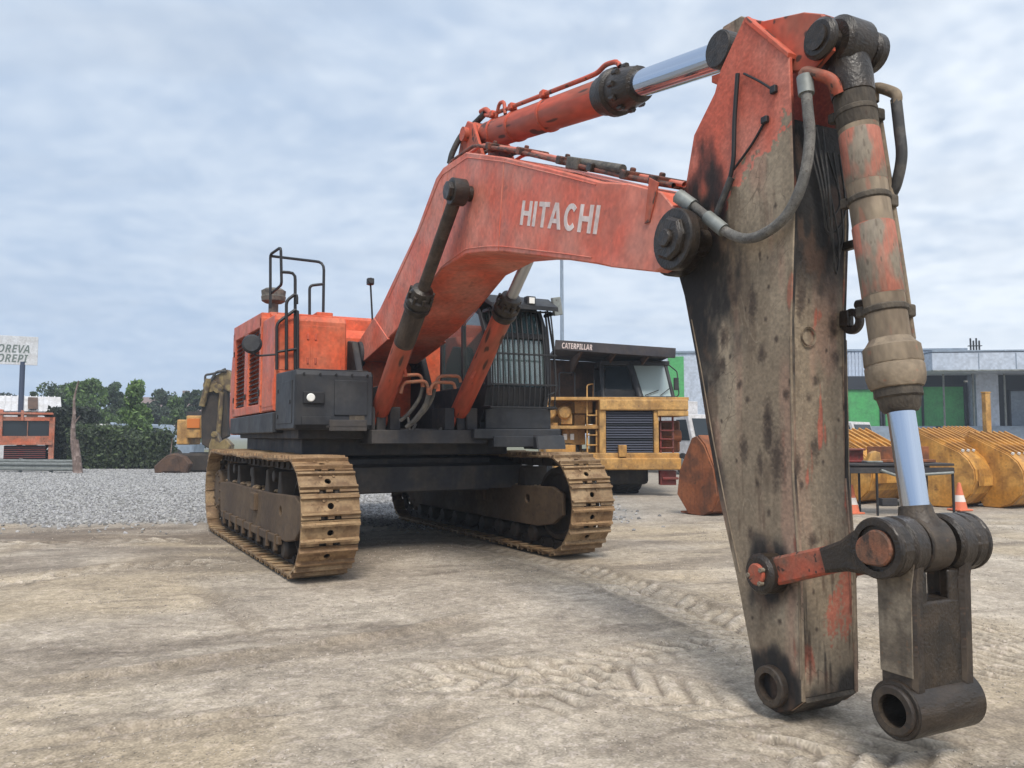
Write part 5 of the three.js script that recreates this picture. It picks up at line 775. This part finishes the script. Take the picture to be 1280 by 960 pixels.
// ---------- warehouse with loading docks ----------
{
  const D = 58, W = thing('warehouse', 'long blue grey metal warehouse with green dock doors under a wide canopy', 'warehouse', [25, 0, -D], -0.10);
  const c = Math.cos(0.10), X = (u, z = 0) => ((u - 640) / F * (D - z) - 25), Y = (v, z = 0) => EYE + (545 - v) / F * (D - z);
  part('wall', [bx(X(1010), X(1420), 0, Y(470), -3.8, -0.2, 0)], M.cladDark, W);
  const hall = part('upper_hall', [bx(X(838), X(1234), 0, Y(431), -20, -4, 0)], M.clad, W);
  const rib = geo([bx(-0.09, 0.09, Y(472), Y(432), -3.99, -3.94, 0)]); for (let u = 1040; u < 1234; u += 4.5) { const m = share('cladding_rib', rib, M.clad, hall); m.position.x = X(u); }
  part('eave', [bx(X(836), X(1235), Y(431.5), Y(429), -20, -3.85, 0)], M.cladDark, hall);
  const can = part('dock_canopy', [bx(X(1128), X(1450), Y(470), Y(450), -2, 5, 0.02)], M.clad, W);
  part('fascia_trim', [bx(X(1128), X(1450), Y(449.4), Y(447.5), -2, 5.06)], M.cladDark, can);
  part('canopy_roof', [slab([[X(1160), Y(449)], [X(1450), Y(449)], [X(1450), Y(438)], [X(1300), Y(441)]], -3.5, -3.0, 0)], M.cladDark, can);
  const face = part('dock_back', [bx(X(1040), X(1450), 0, Y(470), -0.19, -0.1, 0)], M.dockDark, W);
  const door = (u0, u1, v0, v1, mat, z = 0) => { const d = part('dock_door', [bx(X(u0), X(u1), Y(v1), Y(v0), -0.1, 0.05 + z)], mat, W); part('door_seal', [bx(X(u0) - 0.12, X(u0), Y(v1), Y(v0) + 0.12, -0.1, 0.2 + z), bx(X(u1), X(u1) + 0.12, Y(v1), Y(v0) + 0.12, -0.1, 0.2 + z), bx(X(u0), X(u1), Y(v0), Y(v0) + 0.12, -0.1, 0.2 + z)], M.dockDark, d); for (const t of [0.34, 0.67]) part('door_panel', [bx(X(u0) + 0.1, X(u1) - 0.1, mix(Y(v1), Y(v0), t - 0.31), mix(Y(v1), Y(v0), t), 0.05 + z, 0.062 + z, 0)], mat, d); part('dock_bumper', [bx(X(u0) + 0.2, X(u0) + 0.5, Y(v1) - 0.35, Y(v1) - 0.02, 1.6, 1.75)], M.tyre, d); };
  door(1060, 1098, 487, 533, M.green); door(1104, 1148, 487, 533, M.green, 0.01); door(1150, 1198, 484, 533, M.green, 0.02); door(1252, 1283, 490, 533, M.cladDark);
  for (const [u0, u1] of [[1204, 1230], [1288, 1300]]) part('dock_column', [bx(X(u0), X(u1), 0, Y(470), -0.1, 1.2)], M.clad, W);
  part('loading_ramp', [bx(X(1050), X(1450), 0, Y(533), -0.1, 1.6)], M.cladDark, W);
  const gp = part('green_panel', [bx(X(845), X(866), Y(500), Y(437), -3.9, -3.6, 0)], M.green, hall); part('grey_panel', [bx(X(866.2), X(874), Y(500), Y(437), -3.9, -3.7, 0), bx(X(838), X(844.8), Y(500), Y(437), -3.9, -3.7, 0)], M.clad, hall);
  part('gutter', [bx(X(1128), X(1450), Y(471.5), Y(470), 4.8, 5.1)], M.galv, can); for (const u of [1166, 1200, 1236, 1275]) part('downpipe', [rod(V(X(u), 0, 1.3), V(X(u), Y(470), 1.3), 0.07, 0.07, 8)], M.galv, W); for (const u of [1178, 1218, 1262]) part('canopy_seam', [bx(X(u), X(u) + 0.05, Y(469), Y(451), 5.0, 5.03, 0)], M.cladDark, can); part('wall_lamp', [bx(X(1190), X(1193), Y(480), Y(478), 1.2, 1.5)], M.white, W);
  const mast = part('roof_masts', [0, 1, 2, 3].map((i) => rod(V(X(1209 + i * 3.4), Y(447), 0), V(X(1209 + i * 3.4), Y(424 + (i % 2) * 3), 0), 0.06, 0.06, 6)), M.rail, W); part('mast_bracket', [bx(X(1198), X(1226), Y(448), Y(445.6), -0.6, 0.6), bx(X(1206), X(1222), Y(434), Y(433), -0.1, 0.1)], M.rail, mast);
}
{ // delivery truck by the docks, another behind the dump truck
  const lorry = (label, u, v, D, s, turn) => {
    const [x] = atDepth(u, 500, D), L = thing('white_truck', label, 'truck', [x, 0, -D], turn);
    const cab = part('cab', [slab([[-1.0, 0.5], [1.2, 0.5], [1.25, 1.4], [0.9, 2.6], [-1.0, 2.7]], -1.1, 1.1, 0.05)], M.shedWhite, L); part('cargo_box', [bx(-6.5, -1.2, 0.9, 3.3, -1.2, 1.2, 0.03)], M.shedWhite, L);
    part('windscreen', [slab([[1.27, 1.45], [1.29, 1.45], [0.98, 2.45], [0.94, 2.45]], -0.95, 0.95, 0.003)], M.darkGlass, L); for (const z of [-1.11, 1.11]) part('side_window', [slab([[0.1, 1.5], [1.0, 1.5], [0.75, 2.4], [0.1, 2.4]], z - 0.01, z + 0.01, 0.002)], M.darkGlass, L);
    for (const [wx, z] of [[0.5, 1], [0.5, -1], [-4.8, 1], [-4.8, -1]]) { const w = part('wheel', [disc(V(wx, 0.48, z), Zp, 0.48, 0.3, 22, 0.05)], M.tyre, L); part('rim', [disc(V(wx, 0.48, z + Math.sign(z) * 0.14), Zp, 0.24, 0.06, 16)], M.galv, w); }
    part('bumper', [bx(1.2, 1.4, 0.4, 0.75, -1.1, 1.1, 0.04)], M.frameDark, L); for (const z of [-0.8, 0.8]) part('headlight', [bx(1.24, 1.32, 0.8, 1.0, z - 0.2, z + 0.2)], M.lens, L); L.scale.setScalar(s);
  };
  lorry('white truck parked at the green dock doors', 1058, 530, 46, 0.92, -0.9);
  lorry('white truck parked behind the dump truck cab', 868, 530, 34, 0.95, -1.1);
}
{ // lamp mast behind the cab
  const D = 40, [x] = atDepth(702.5, 400, D), P = thing('lamp_mast', 'tall thin grey mast behind the excavator cab', 'lamp mast', [x, 0, -D]);
  part('pole', [rod(V(0, 0, 0), V(0, 11.6, 0), 0.12, 0.075, 12)], M.cladDark, P); part('base_plate', [box(0.5, 0.06, 0.5, 0, 0.03, 0)], M.galv, P); part('lamp_head', [box(0.7, 0.12, 0.26, 0.2, 11.65, 0)], M.cladDark, P);
}
// ---------- left side: sign, shed, orange cab, crash barrier, far excavator ----------
{
  const D = 40, Y = (v) => EYE + (545 - v) * D / F, X = (u) => (u - 640) * D / F;
  const S = thing('sign_board', 'white sign board with two rows of dark lettering on a blue grey post', 'sign', [X(26), 0, -D], 0.5);
  part('post', [rod(V(0, 0, 0), V(0, Y(452), 0), 0.13, 0.12, 14)], plain(54, 66, 88, 0.6), S);
  const x0 = X(-30) - X(26), x1 = X(42) - X(26); part('panel', [bx(x0, x1, Y(456), Y(420), 0.0, 0.06)], M.signWhite = paint([196, 200, 204], { chalk: [210, 212, 214], dirtAmt: 0.1, chipAmt: 0, seed: 33, rough: 0.5, bump: 0 }), S);
  for (const [txt, v, u1] of [['COREVA', 441, 33], ['COREPI', 453, 30]]) { const g = new TextGeometry(txt, { font, size: 0.40, depth: 0.006, curveSegments: 3 }); g.computeBoundingBox(); const b = g.boundingBox; g.translate(-b.max.x, 0, 0); g.scale((X(u1) - X(-9)) / (b.max.x - b.min.x), 1, 1); g.applyMatrix4(new THREE.Matrix4().makeShear(0, 0, 0.18, 0, 0, 0)); g.translate(X(u1) - X(26), Y(v), 0.062); part('lettering', [g], plain(104, 116, 112, 0.7), S); }
  part('bracket', [bx(-0.3, 0.3, Y(446), Y(444.5), -0.14, -0.0), bx(-0.3, 0.3, Y(430), Y(428.5), -0.14, -0.0), rod(V(0, Y(452), -0.13), V(0, Y(424), -0.13), 0.09)], M.galv, S);
}
{
  const D = 46, X = (u) => (u - 640) * D / F, Y = (v) => EYE + (545 - v) * D / F, S = thing('metal_shed', 'white corrugated metal shed behind the orange cab', 'shed', [X(30), 0, -D], 0.55);
  const o = X(30), w = part('wall', [bx(X(-60) - o, X(69) - o, 0, Y(513), -5, 0, 0)], M.shedWhite, S);
  const r = part('roof', [slab([[0.1, Y(514)], [0.14, Y(514)], [-2.4, Y(493)], [-5.2, Y(514)], [-5.1, Y(514)]], -(X(69) - o) - 0.1, -(X(-60) - o) + 0.1, 0).rotateY(-Math.PI / 2)], M.shedWhite, S);
  const ribg = geo([box(0.05, 0.03, 2.75, 0, (Y(514) + Y(493)) / 2 + 0.03, -1.13, Math.atan2(Y(493) - Y(514), 2.5), 0, 0, 0)]);
  for (let x = X(-40) - o; x < X(68) - o; x += 0.32) { const m = share('roof_rib', ribg, M.shedWhite, r); m.position.x = x; }
  part('door', [bx(X(33) - o, X(45) - o, 0, Y(514), 0, 0.05)], M.bodyBrown, S); part('roof_patch', [slab([[0.14, Y(511)], [0.17, Y(511)], [-2.0, Y(494.5)], [-2.05, Y(494.5)]], -(X(45) - o), -(X(34) - o), 0).rotateY(-Math.PI / 2)], M.bodyBrown, S);
}
{
  const D = 38.5, X = (u) => (u - 30) * D / F, Y = (v) => EYE + (545 - v) * D / F, O = thing('orange_machine', 'old orange machine with a wide windowed cab behind the crash barrier', 'machine', [(30 - 640) * D / F, 0, -D], 0.5);
  const mo = paint([178, 92, 60], { chalk: [190, 126, 106], chalkAmt: 0.8, dirtAmt: 0.35, seed: 41 });
  const fr = part('cab_frame', [bx(X(-14), X(62), Y(518), Y(515.5), -2, 0.1), bx(X(-14), X(62), Y(526), Y(521), -2, 0), bx(X(58), X(64), Y(578), Y(521), -2, 0), bx(X(3), X(8), Y(556), Y(512), -0.4, 0.05), bx(X(-14), X(62), Y(554), Y(545), -2, 0.02), bx(X(-14), X(62), Y(556), Y(553.4), -2, 0.1)], mo, O);
  part('window', [bx(X(8), X(34), Y(545), Y(526), -1.9, -0.12)], M.darkGlass, O); part('window', [bx(X(35), X(58), Y(545), Y(526), -1.9, -0.12)], M.darkGlass, O); part('window_post', [bx(X(34), X(35), Y(545), Y(526), -0.3, -0.05)], mo, O);
  part('radiator_grille', [bx(X(10), X(55), Y(574), Y(557), -1.5, -0.1)], M.dockDark, O); for (let i = 0; i < 6; i++) part('grille_bar', [bx(X(10), X(55), Y(572.5 - i * 2.6), Y(571.5 - i * 2.6), -0.1, -0.04)], M.redPaint, O);
  part('chassis', [bx(X(-14), X(62), Y(580), Y(574), -2, 0.05)], M.frameDark, O); for (const u of [-2, 52]) part('wheel', [disc(V(X(u), 0.46, -0.9), V(1, 0, 0), 0.46, 0.36)], M.tyre, O);
  part('roof_bar', [bx(X(27), X(30), Y(526), Y(513), -0.3, 0.12)], mo, O);
}
{
  const a = onGround(-60, 590), b = onGround(99, 592), L = Math.hypot(b[0] - a[0], b[1] - a[1]), G = thing('crash_barrier', 'galvanised crash barrier rail at the edge of the gravel', 'barrier', [a[0], 0, a[1]], -Math.atan2(b[1] - a[1], b[0] - a[0]));
  const wav = [[0, 0.02], [0.06, 0.06], [0.06, 0.12], [0, 0.17], [0, 0.23], [0.06, 0.28], [0.06, 0.34], [0, 0.38]], back = wav.slice().reverse().map(([z, y]) => [z - 0.02, y]);
  part('rail', [slab([...wav, ...back].map(([z, y]) => [-z, y + 0.08]), 0, L, 0).rotateY(Math.PI / 2)], M.galv, G);
  part('rail', [slab([...wav, ...back].map(([z, y]) => [-z + 0.14, y + 0.20]), 0, L * 0.97, 0).rotateY(Math.PI / 2)], M.galv, G);
  for (let x = 0.3; x < L; x += 1.6) part('post', [bx(x - 0.05, x + 0.05, 0, 0.62, -0.22, -0.1)], M.galv, G);
}
{
  const [x, z] = onGround(99, 592), t = thing('dead_trunk', 'leaning pale dead trunk at the end of the crash barrier', 'trunk', [x, 0, z]);
  const D = -z, P = (u, v, dz = 0) => V((u - 640) * D / F - x, EYE + (545 - v) * D / F, dz);
  const tap = (pts, r0, r1) => { const l = []; for (let i = 0; i + 1 < pts.length; i++) l.push(rod(pts[i], pts[i + 1], mix(r0, r1, i / (pts.length - 1)), mix(r0, r1, (i + 1) / (pts.length - 1)), 9)); return l; };
  part('trunk', [tap([P(99, 593), P(97, 575), P(93, 555), P(92, 535), P(93, 518), P(92, 500)], 0.17, 0.05), tap([P(103, 593), P(99, 570), P(95, 550)], 0.12, 0.14)], M.bark, t); part('limb', [tap([P(92, 500), P(94, 488), P(97, 476)], 0.05, 0.025), tap([P(93, 530), P(100, 520)], 0.04, 0.02)], M.bark, t);
}
{ // far excavator behind the tracks
  const D = 35, X = (u) => (u - 250) * D / F, Y = (v) => EYE + (545 - v) * D / F, E = thing('yellow_excavator', 'muddy yellow excavator with its arm folded, parked behind the tracks', 'excavator', [(250 - 640) * D / F, 0, -D]);
  const muddy = paint([126, 108, 66], { chalk: [152, 134, 92], dirt: [66, 52, 40], dirtAmt: 0.8, seed: 43 });
  part('upper_body', [bx(X(228), X(247), Y(548), Y(519), -2.2, -0.4, 0.06), bx(X(214), X(230), Y(556), Y(524), -2.0, -0.6, 0.06)], M.yellow, E); part('engine_hood', [bx(X(230), X(246), Y(535), Y(523), -0.42, -0.34)], plain(196, 110, 40, 0.5), E);
  part('cab_roof', [bx(X(226), X(248), Y(519.5), Y(514), -2.0, -0.6)], M.frameDark, E); for (const s of [-0.1, -2.2]) part('track', [slab([[X(212), 0.02], [X(300), 0.02], [X(306), 0.4], [X(300), 0.85], [X(212), 0.85], [X(206), 0.4]], s - 0.5, s, 0.1)], M.chain, E);
  part('stick', [slab([[X(252), Y(500)], [X(258), Y(478)], [X(284), Y(478)], [X(286), Y(545)], [X(262), Y(560)], [X(254), Y(555)]], -0.3, 0.1, 0.03)], M.chain, E); part('boom', [slab([[X(262), Y(478)], [X(264), Y(472)], [X(284), Y(462)], [X(330), Y(500)], [X(330), Y(515)], [X(286), Y(490)]], -0.35, 0.15, 0.03)], muddy, E);
  part('stick_cylinder', [rod(V(X(255), Y(508), 0.25), V(X(263), Y(474), 0.25), 0.13), rod(V(X(276), Y(550), 0.25), V(X(279), Y(490), 0.25), 0.1)], muddy, E); part('hose', [pipe([[X(258), Y(480), 0.2], [X(258), Y(470), 0.2], [X(264), Y(468), 0.2], [X(272), Y(466), 0.15], [X(282), Y(461), 0.1]], 0.05), pipe([[X(266), Y(476), 0.25], [X(272), Y(466), 0.25], [X(284), Y(464), 0.2]], 0.06)], M.hose, E);
  part('knuckle', [disc(V(X(264), Y(482), 0.14), Zp, 0.3, 0.2), disc(V(X(274), Y(486), 0.16), Zp, 0.2, 0.2)], muddy, E);
  part('blade', [slab([[X(204), 0], [X(243), 0], [X(247), 0.42], [X(240), 0.72], [X(228), 0.86], [X(219), 0.80], [X(210), 0.55], [X(203), 0.3]], 0.3, 0.7, 0.05), slab([[X(214), 0.1], [X(236), 0.1], [X(232), 0.7], [X(222), 0.62]], 0.7, 0.74, 0.01)], M.bodyBrown, E);
  const scrap = (label, u, v, mat, pts) => { const s = thing('machine_part', label, 'machine part', [(u - 640) * 31 / F, 0, -31]); part('casting', pts, mat, s); return s; };
  const Y2 = (v) => EYE + (545 - v) * 31 / F;
  const a2 = scrap('muddy pale yellow link lying on a block by the yellow excavator', 276, 560, muddy, [slab([[-0.4, 0], [0.4, 0], [0.5, Y2(556)], [0.25, Y2(548)], [0.05, Y2(553)], [-0.1, Y2(541)], [-0.2, Y2(541)], [-0.36, Y2(556)]], -0.2, 0.2, 0.03)]); part('lug', [disc(V(-0.15, Y2(543), 0.2), Zp, 0.12, 0.1)], muddy, a2);
}
// ---------- greenery, cars and a house in the distance ----------
const leafMat = new THREE.MeshPhysicalMaterial({ vertexColors: true, roughness: 0.9, transmission: 0.35, thickness: 0, side: THREE.DoubleSide });
function leaves(seed, n, inside, size, dark, light) {
  const r = rng(seed), pos = [], col = [], v = new THREE.Vector3(), e = new THREE.Euler();
  for (let i = 0; i < n; i++) {
    const [x, y, z] = inside(r), s = size * (0.6 + 0.8 * r()), t = r(), c = mix3(dark, light, t * t * 0.6 + 0.4 * fbm(x * 1.3 + 20, y * 1.3 + z, 2)); e.set(r() * 6, r() * 6, r() * 6);
    for (const [a, b, d] of [[-0.5, 0, 0], [0, -0.28, 0.05], [0.55, 0, 0], [-0.5, 0, 0], [0.55, 0, 0], [0, 0.28, 0.05]]) { v.set(a * s, b * s, d * s).applyEuler(e); pos.push(x + v.x, y + v.y, z + v.z); col.push(...c); }
  }
  const g = new THREE.BufferGeometry(); g.setAttribute('position', new THREE.Float32BufferAttribute(pos, 3)); g.setAttribute('color', new THREE.Float32BufferAttribute(col, 3)); g.computeVertexNormals(); return g;
}
function tree(name, label, u, vTop, D, wpx, seed, { dark = [0.025, 0.055, 0.016], light = [0.17, 0.28, 0.075], n = 2600, size = 0.28, group, cone = 0, low = 0.12 } = {}) {
  const r = rng(seed), H = EYE + (545 - vTop) * D / F, Rw = wpx * D / F / 2, T = thing(name, label, 'tree', [(u - 640) * D / F, 0, -D], 0, group);
  const tr = [rod(V(0, -0.05, 0), V(0.05, H * 0.45, 0), H * 0.022 + 0.04, H * 0.014 + 0.02, 8), rod(V(0.05, H * 0.45, 0), V(0, H * 0.85, 0.1), H * 0.014 + 0.02, 0.02, 7)];
  const cl = []; for (let i = 0; i < 34; i++) { const t = low + (1 - low) * Math.pow(r(), 0.8), w = cone ? Math.pow(1 - t, 0.75) + 0.08 : Math.pow(Math.sin(Math.PI * Math.min(1, 0.12 + t * 0.86)), 0.6), a = r() * 6.283, q = Math.sqrt(r()) * w * Rw * 0.86; cl.push([Math.cos(a) * q, t * H * 0.94, Math.sin(a) * q, (0.22 + 0.2 * r()) * Math.min(Rw, H * 0.35)]); }
  for (let i = 0; i < 9; i++) { const c = cl[i * 3]; tr.push(rod(V(0.03, Math.min(H * 0.8, c[1] * 0.6), 0), V(c[0], c[1], c[2]), H * 0.007 + 0.01, 0.012, 5)); }
  part('trunk', tr, M.bark, T);
  const g = leaves(seed + 1, Math.round(n * 1.7), (q) => { const c = cl[Math.floor(q() * cl.length)], a = q() * 6.283, b = Math.acos(2 * q() - 1), R = c[3] * (0.45 + 0.6 * Math.pow(q(), 0.5)); return [c[0] + R * Math.sin(b) * Math.cos(a), Math.max(0.1, c[1] + R * 0.8 * Math.cos(b)), c[2] + R * Math.sin(b) * Math.sin(a)]; }, size, dark, light);
  const m = shade(new THREE.Mesh(g, leafMat)); m.name = 'crown'; T.add(m); return T;
}
{
  const grp = 'trees along the far edge of the yard';
  tree('broadleaf_tree', 'dark broad tree behind the white shed roof', 72, 472, 62, 60, 101, { n: 3200, group: grp, dark: [0.010, 0.022, 0.010], light: [0.11, 0.18, 0.06] });
  tree('broadleaf_tree', 'bright green rounded tree behind the dead trunk', 110, 472, 55, 62, 102, { n: 3600, group: grp, light: [0.21, 0.35, 0.08] });
  tree('broadleaf_tree', 'fresh green pointed tree rising out of the hedge', 170, 474, 44, 50, 103, { n: 3600, size: 0.28, cone: 1, low: 0.18, light: [0.25, 0.42, 0.09], group: grp });
  tree('broadleaf_tree', 'small dark tree between the two bright green trees', 140, 476, 66, 44, 104, { n: 2400, group: grp, dark: [0.010, 0.024, 0.010], light: [0.10, 0.18, 0.06] });
  tree('broadleaf_tree', 'dark tree above the grey house roof', 200, 487, 78, 52, 105, { n: 2400, size: 0.4, group: grp, dark: [0.010, 0.020, 0.012], light: [0.09, 0.15, 0.07] });
  tree('broadleaf_tree', 'dark bushy tree behind the far yellow excavator', 240, 484, 72, 46, 106, { n: 2400, size: 0.38, group: grp, dark: [0.008, 0.018, 0.010], light: [0.08, 0.14, 0.055] });
  tree('broadleaf_tree', 'mid green tree beside the grey house', 220, 496, 60, 34, 107, { n: 2000, group: grp });
  tree('broadleaf_tree', 'small light tree peeping over the shed roof', 41, 486, 66, 20, 108, { n: 1400, group: grp, cone: 1, low: 0.3, light: [0.10, 0.15, 0.05] });
  tree('broadleaf_tree', 'dark low tree behind the sign post', 8, 492, 84, 60, 109, { n: 2000, size: 0.4, group: grp, dark: [0.010, 0.020, 0.014], light: [0.03, 0.05, 0.03] });
  // hedge: one clipped run of shrubs
  const D = 40, X = (u) => (u - 640) * D / F, H = thing('hedge', 'overgrown dark green hedge along the back of the gravel', 'hedge', [X(155), 0, -D]);
  const w = X(214) - X(98); part('stems', Array.from({ length: 26 }, (_, i) => rod(V(-w / 2 + w * i / 25, -0.02, (i % 3) * 0.3 - 0.3), V(-w / 2 + w * i / 25 + 0.1, 1.5, (i % 4) * 0.3 - 0.4), 0.05, 0.02, 5)), M.bark, H);
  const g = leaves(210, 15000, (r) => { const x = (r() - 0.5) * w, top = 0.75 + 1.6 * fbm(x * 0.8 + 4, 3, 3) + 0.5 * r() * r() * r(), y = 0.02 + top * Math.pow(r(), 0.8), z = (r() - 0.5) * 1.9 * (0.75 + 0.4 * fbm(x * 0.9, y, 2)); return [x, y, z]; }, 0.2, [0.008, 0.016, 0.008], [0.13, 0.20, 0.06]);
  const m = shade(new THREE.Mesh(g, leafMat)); m.name = 'foliage'; H.add(m);
  const sh = thing('shrub', 'dark shrub between the orange machine and the dead trunk', 'shrub', [X(76), 0, -D - 1.2]); part('stems', Array.from({ length: 8 }, (_, i) => rod(V(-0.6 + i * 0.18, -0.02, 0), V(-0.9 + i * 0.26, 1.9, (i % 3) * 0.2), 0.05, 0.02, 5)), M.bark, sh);
  const g2 = leaves(220, 4500, (r) => [(r() - 0.5) * 2.0, 0.05 + 3.0 * r(), (r() - 0.5) * 1.6], 0.28, [0.006, 0.013, 0.008], [0.035, 0.06, 0.02]); const m2 = shade(new THREE.Mesh(g2, leafMat)); m2.name = 'foliage'; sh.add(m2);
}
{ // parked cars seen over the hedge, a house beyond
  const car = (label, u, D, col) => { const C = thing('parked_car', label, 'car', [(u - 640) * D / F, 0, -D], 0.05, 'cars parked behind the hedge'); const b = part('body', [slab([[-2.1, 0.35], [2.1, 0.35], [2.15, 0.9], [1.2, 1.1], [0.5, 1.85], [-1.9, 1.95], [-2.15, 1.1]], -0.85, 0.85, 0.06)], col, C); for (const z of [-0.86, 0.86]) part('side_window', [slab([[0.9, 1.12], [0.42, 1.68], [-1.7, 1.75], [-1.8, 1.12]], z - 0.01, z + 0.01, 0.002)], M.darkGlass, C); for (const [x, z] of [[-1.3, 0.8], [1.3, 0.8], [-1.3, -0.8], [1.3, -0.8]]) part('wheel', [disc(V(x, 0.33, z), Zp, 0.33, 0.2)], M.tyre, C); C.scale.setScalar(1.25); };
  car('white van with its roof showing above the hedge', 134, 50, M.shedWhite); car('blue grey van seen above the end of the hedge', 196, 50, M.cladDark);
  const D = 95, Hs = thing('house', 'low grey house between the far trees', 'house', [(206 - 640) * D / F, 0, -D], 0.2); part('wall', [bx(-5, 5, 0, 4.0, -3, 3, 0)], M.shedWhite, Hs);
  const rf = part('roof', [slab([[-3.4, 3.9], [3.4, 3.9], [0, 6.2]], -5.3, 5.3, 0).rotateY(Math.PI / 2)], M.roofTile, Hs); part('chimney', [bx(2, 2.7, 5, 7, -0.4, 0.4)], M.roofTile, rf); for (const x of [-3, 0, 3]) part('window', [bx(x - 0.5, x + 0.5, 1.6, 3.0, 3.0, 3.06)], M.darkGlass, Hs);
}
console.log('done');
renderer.render(scene, camera);
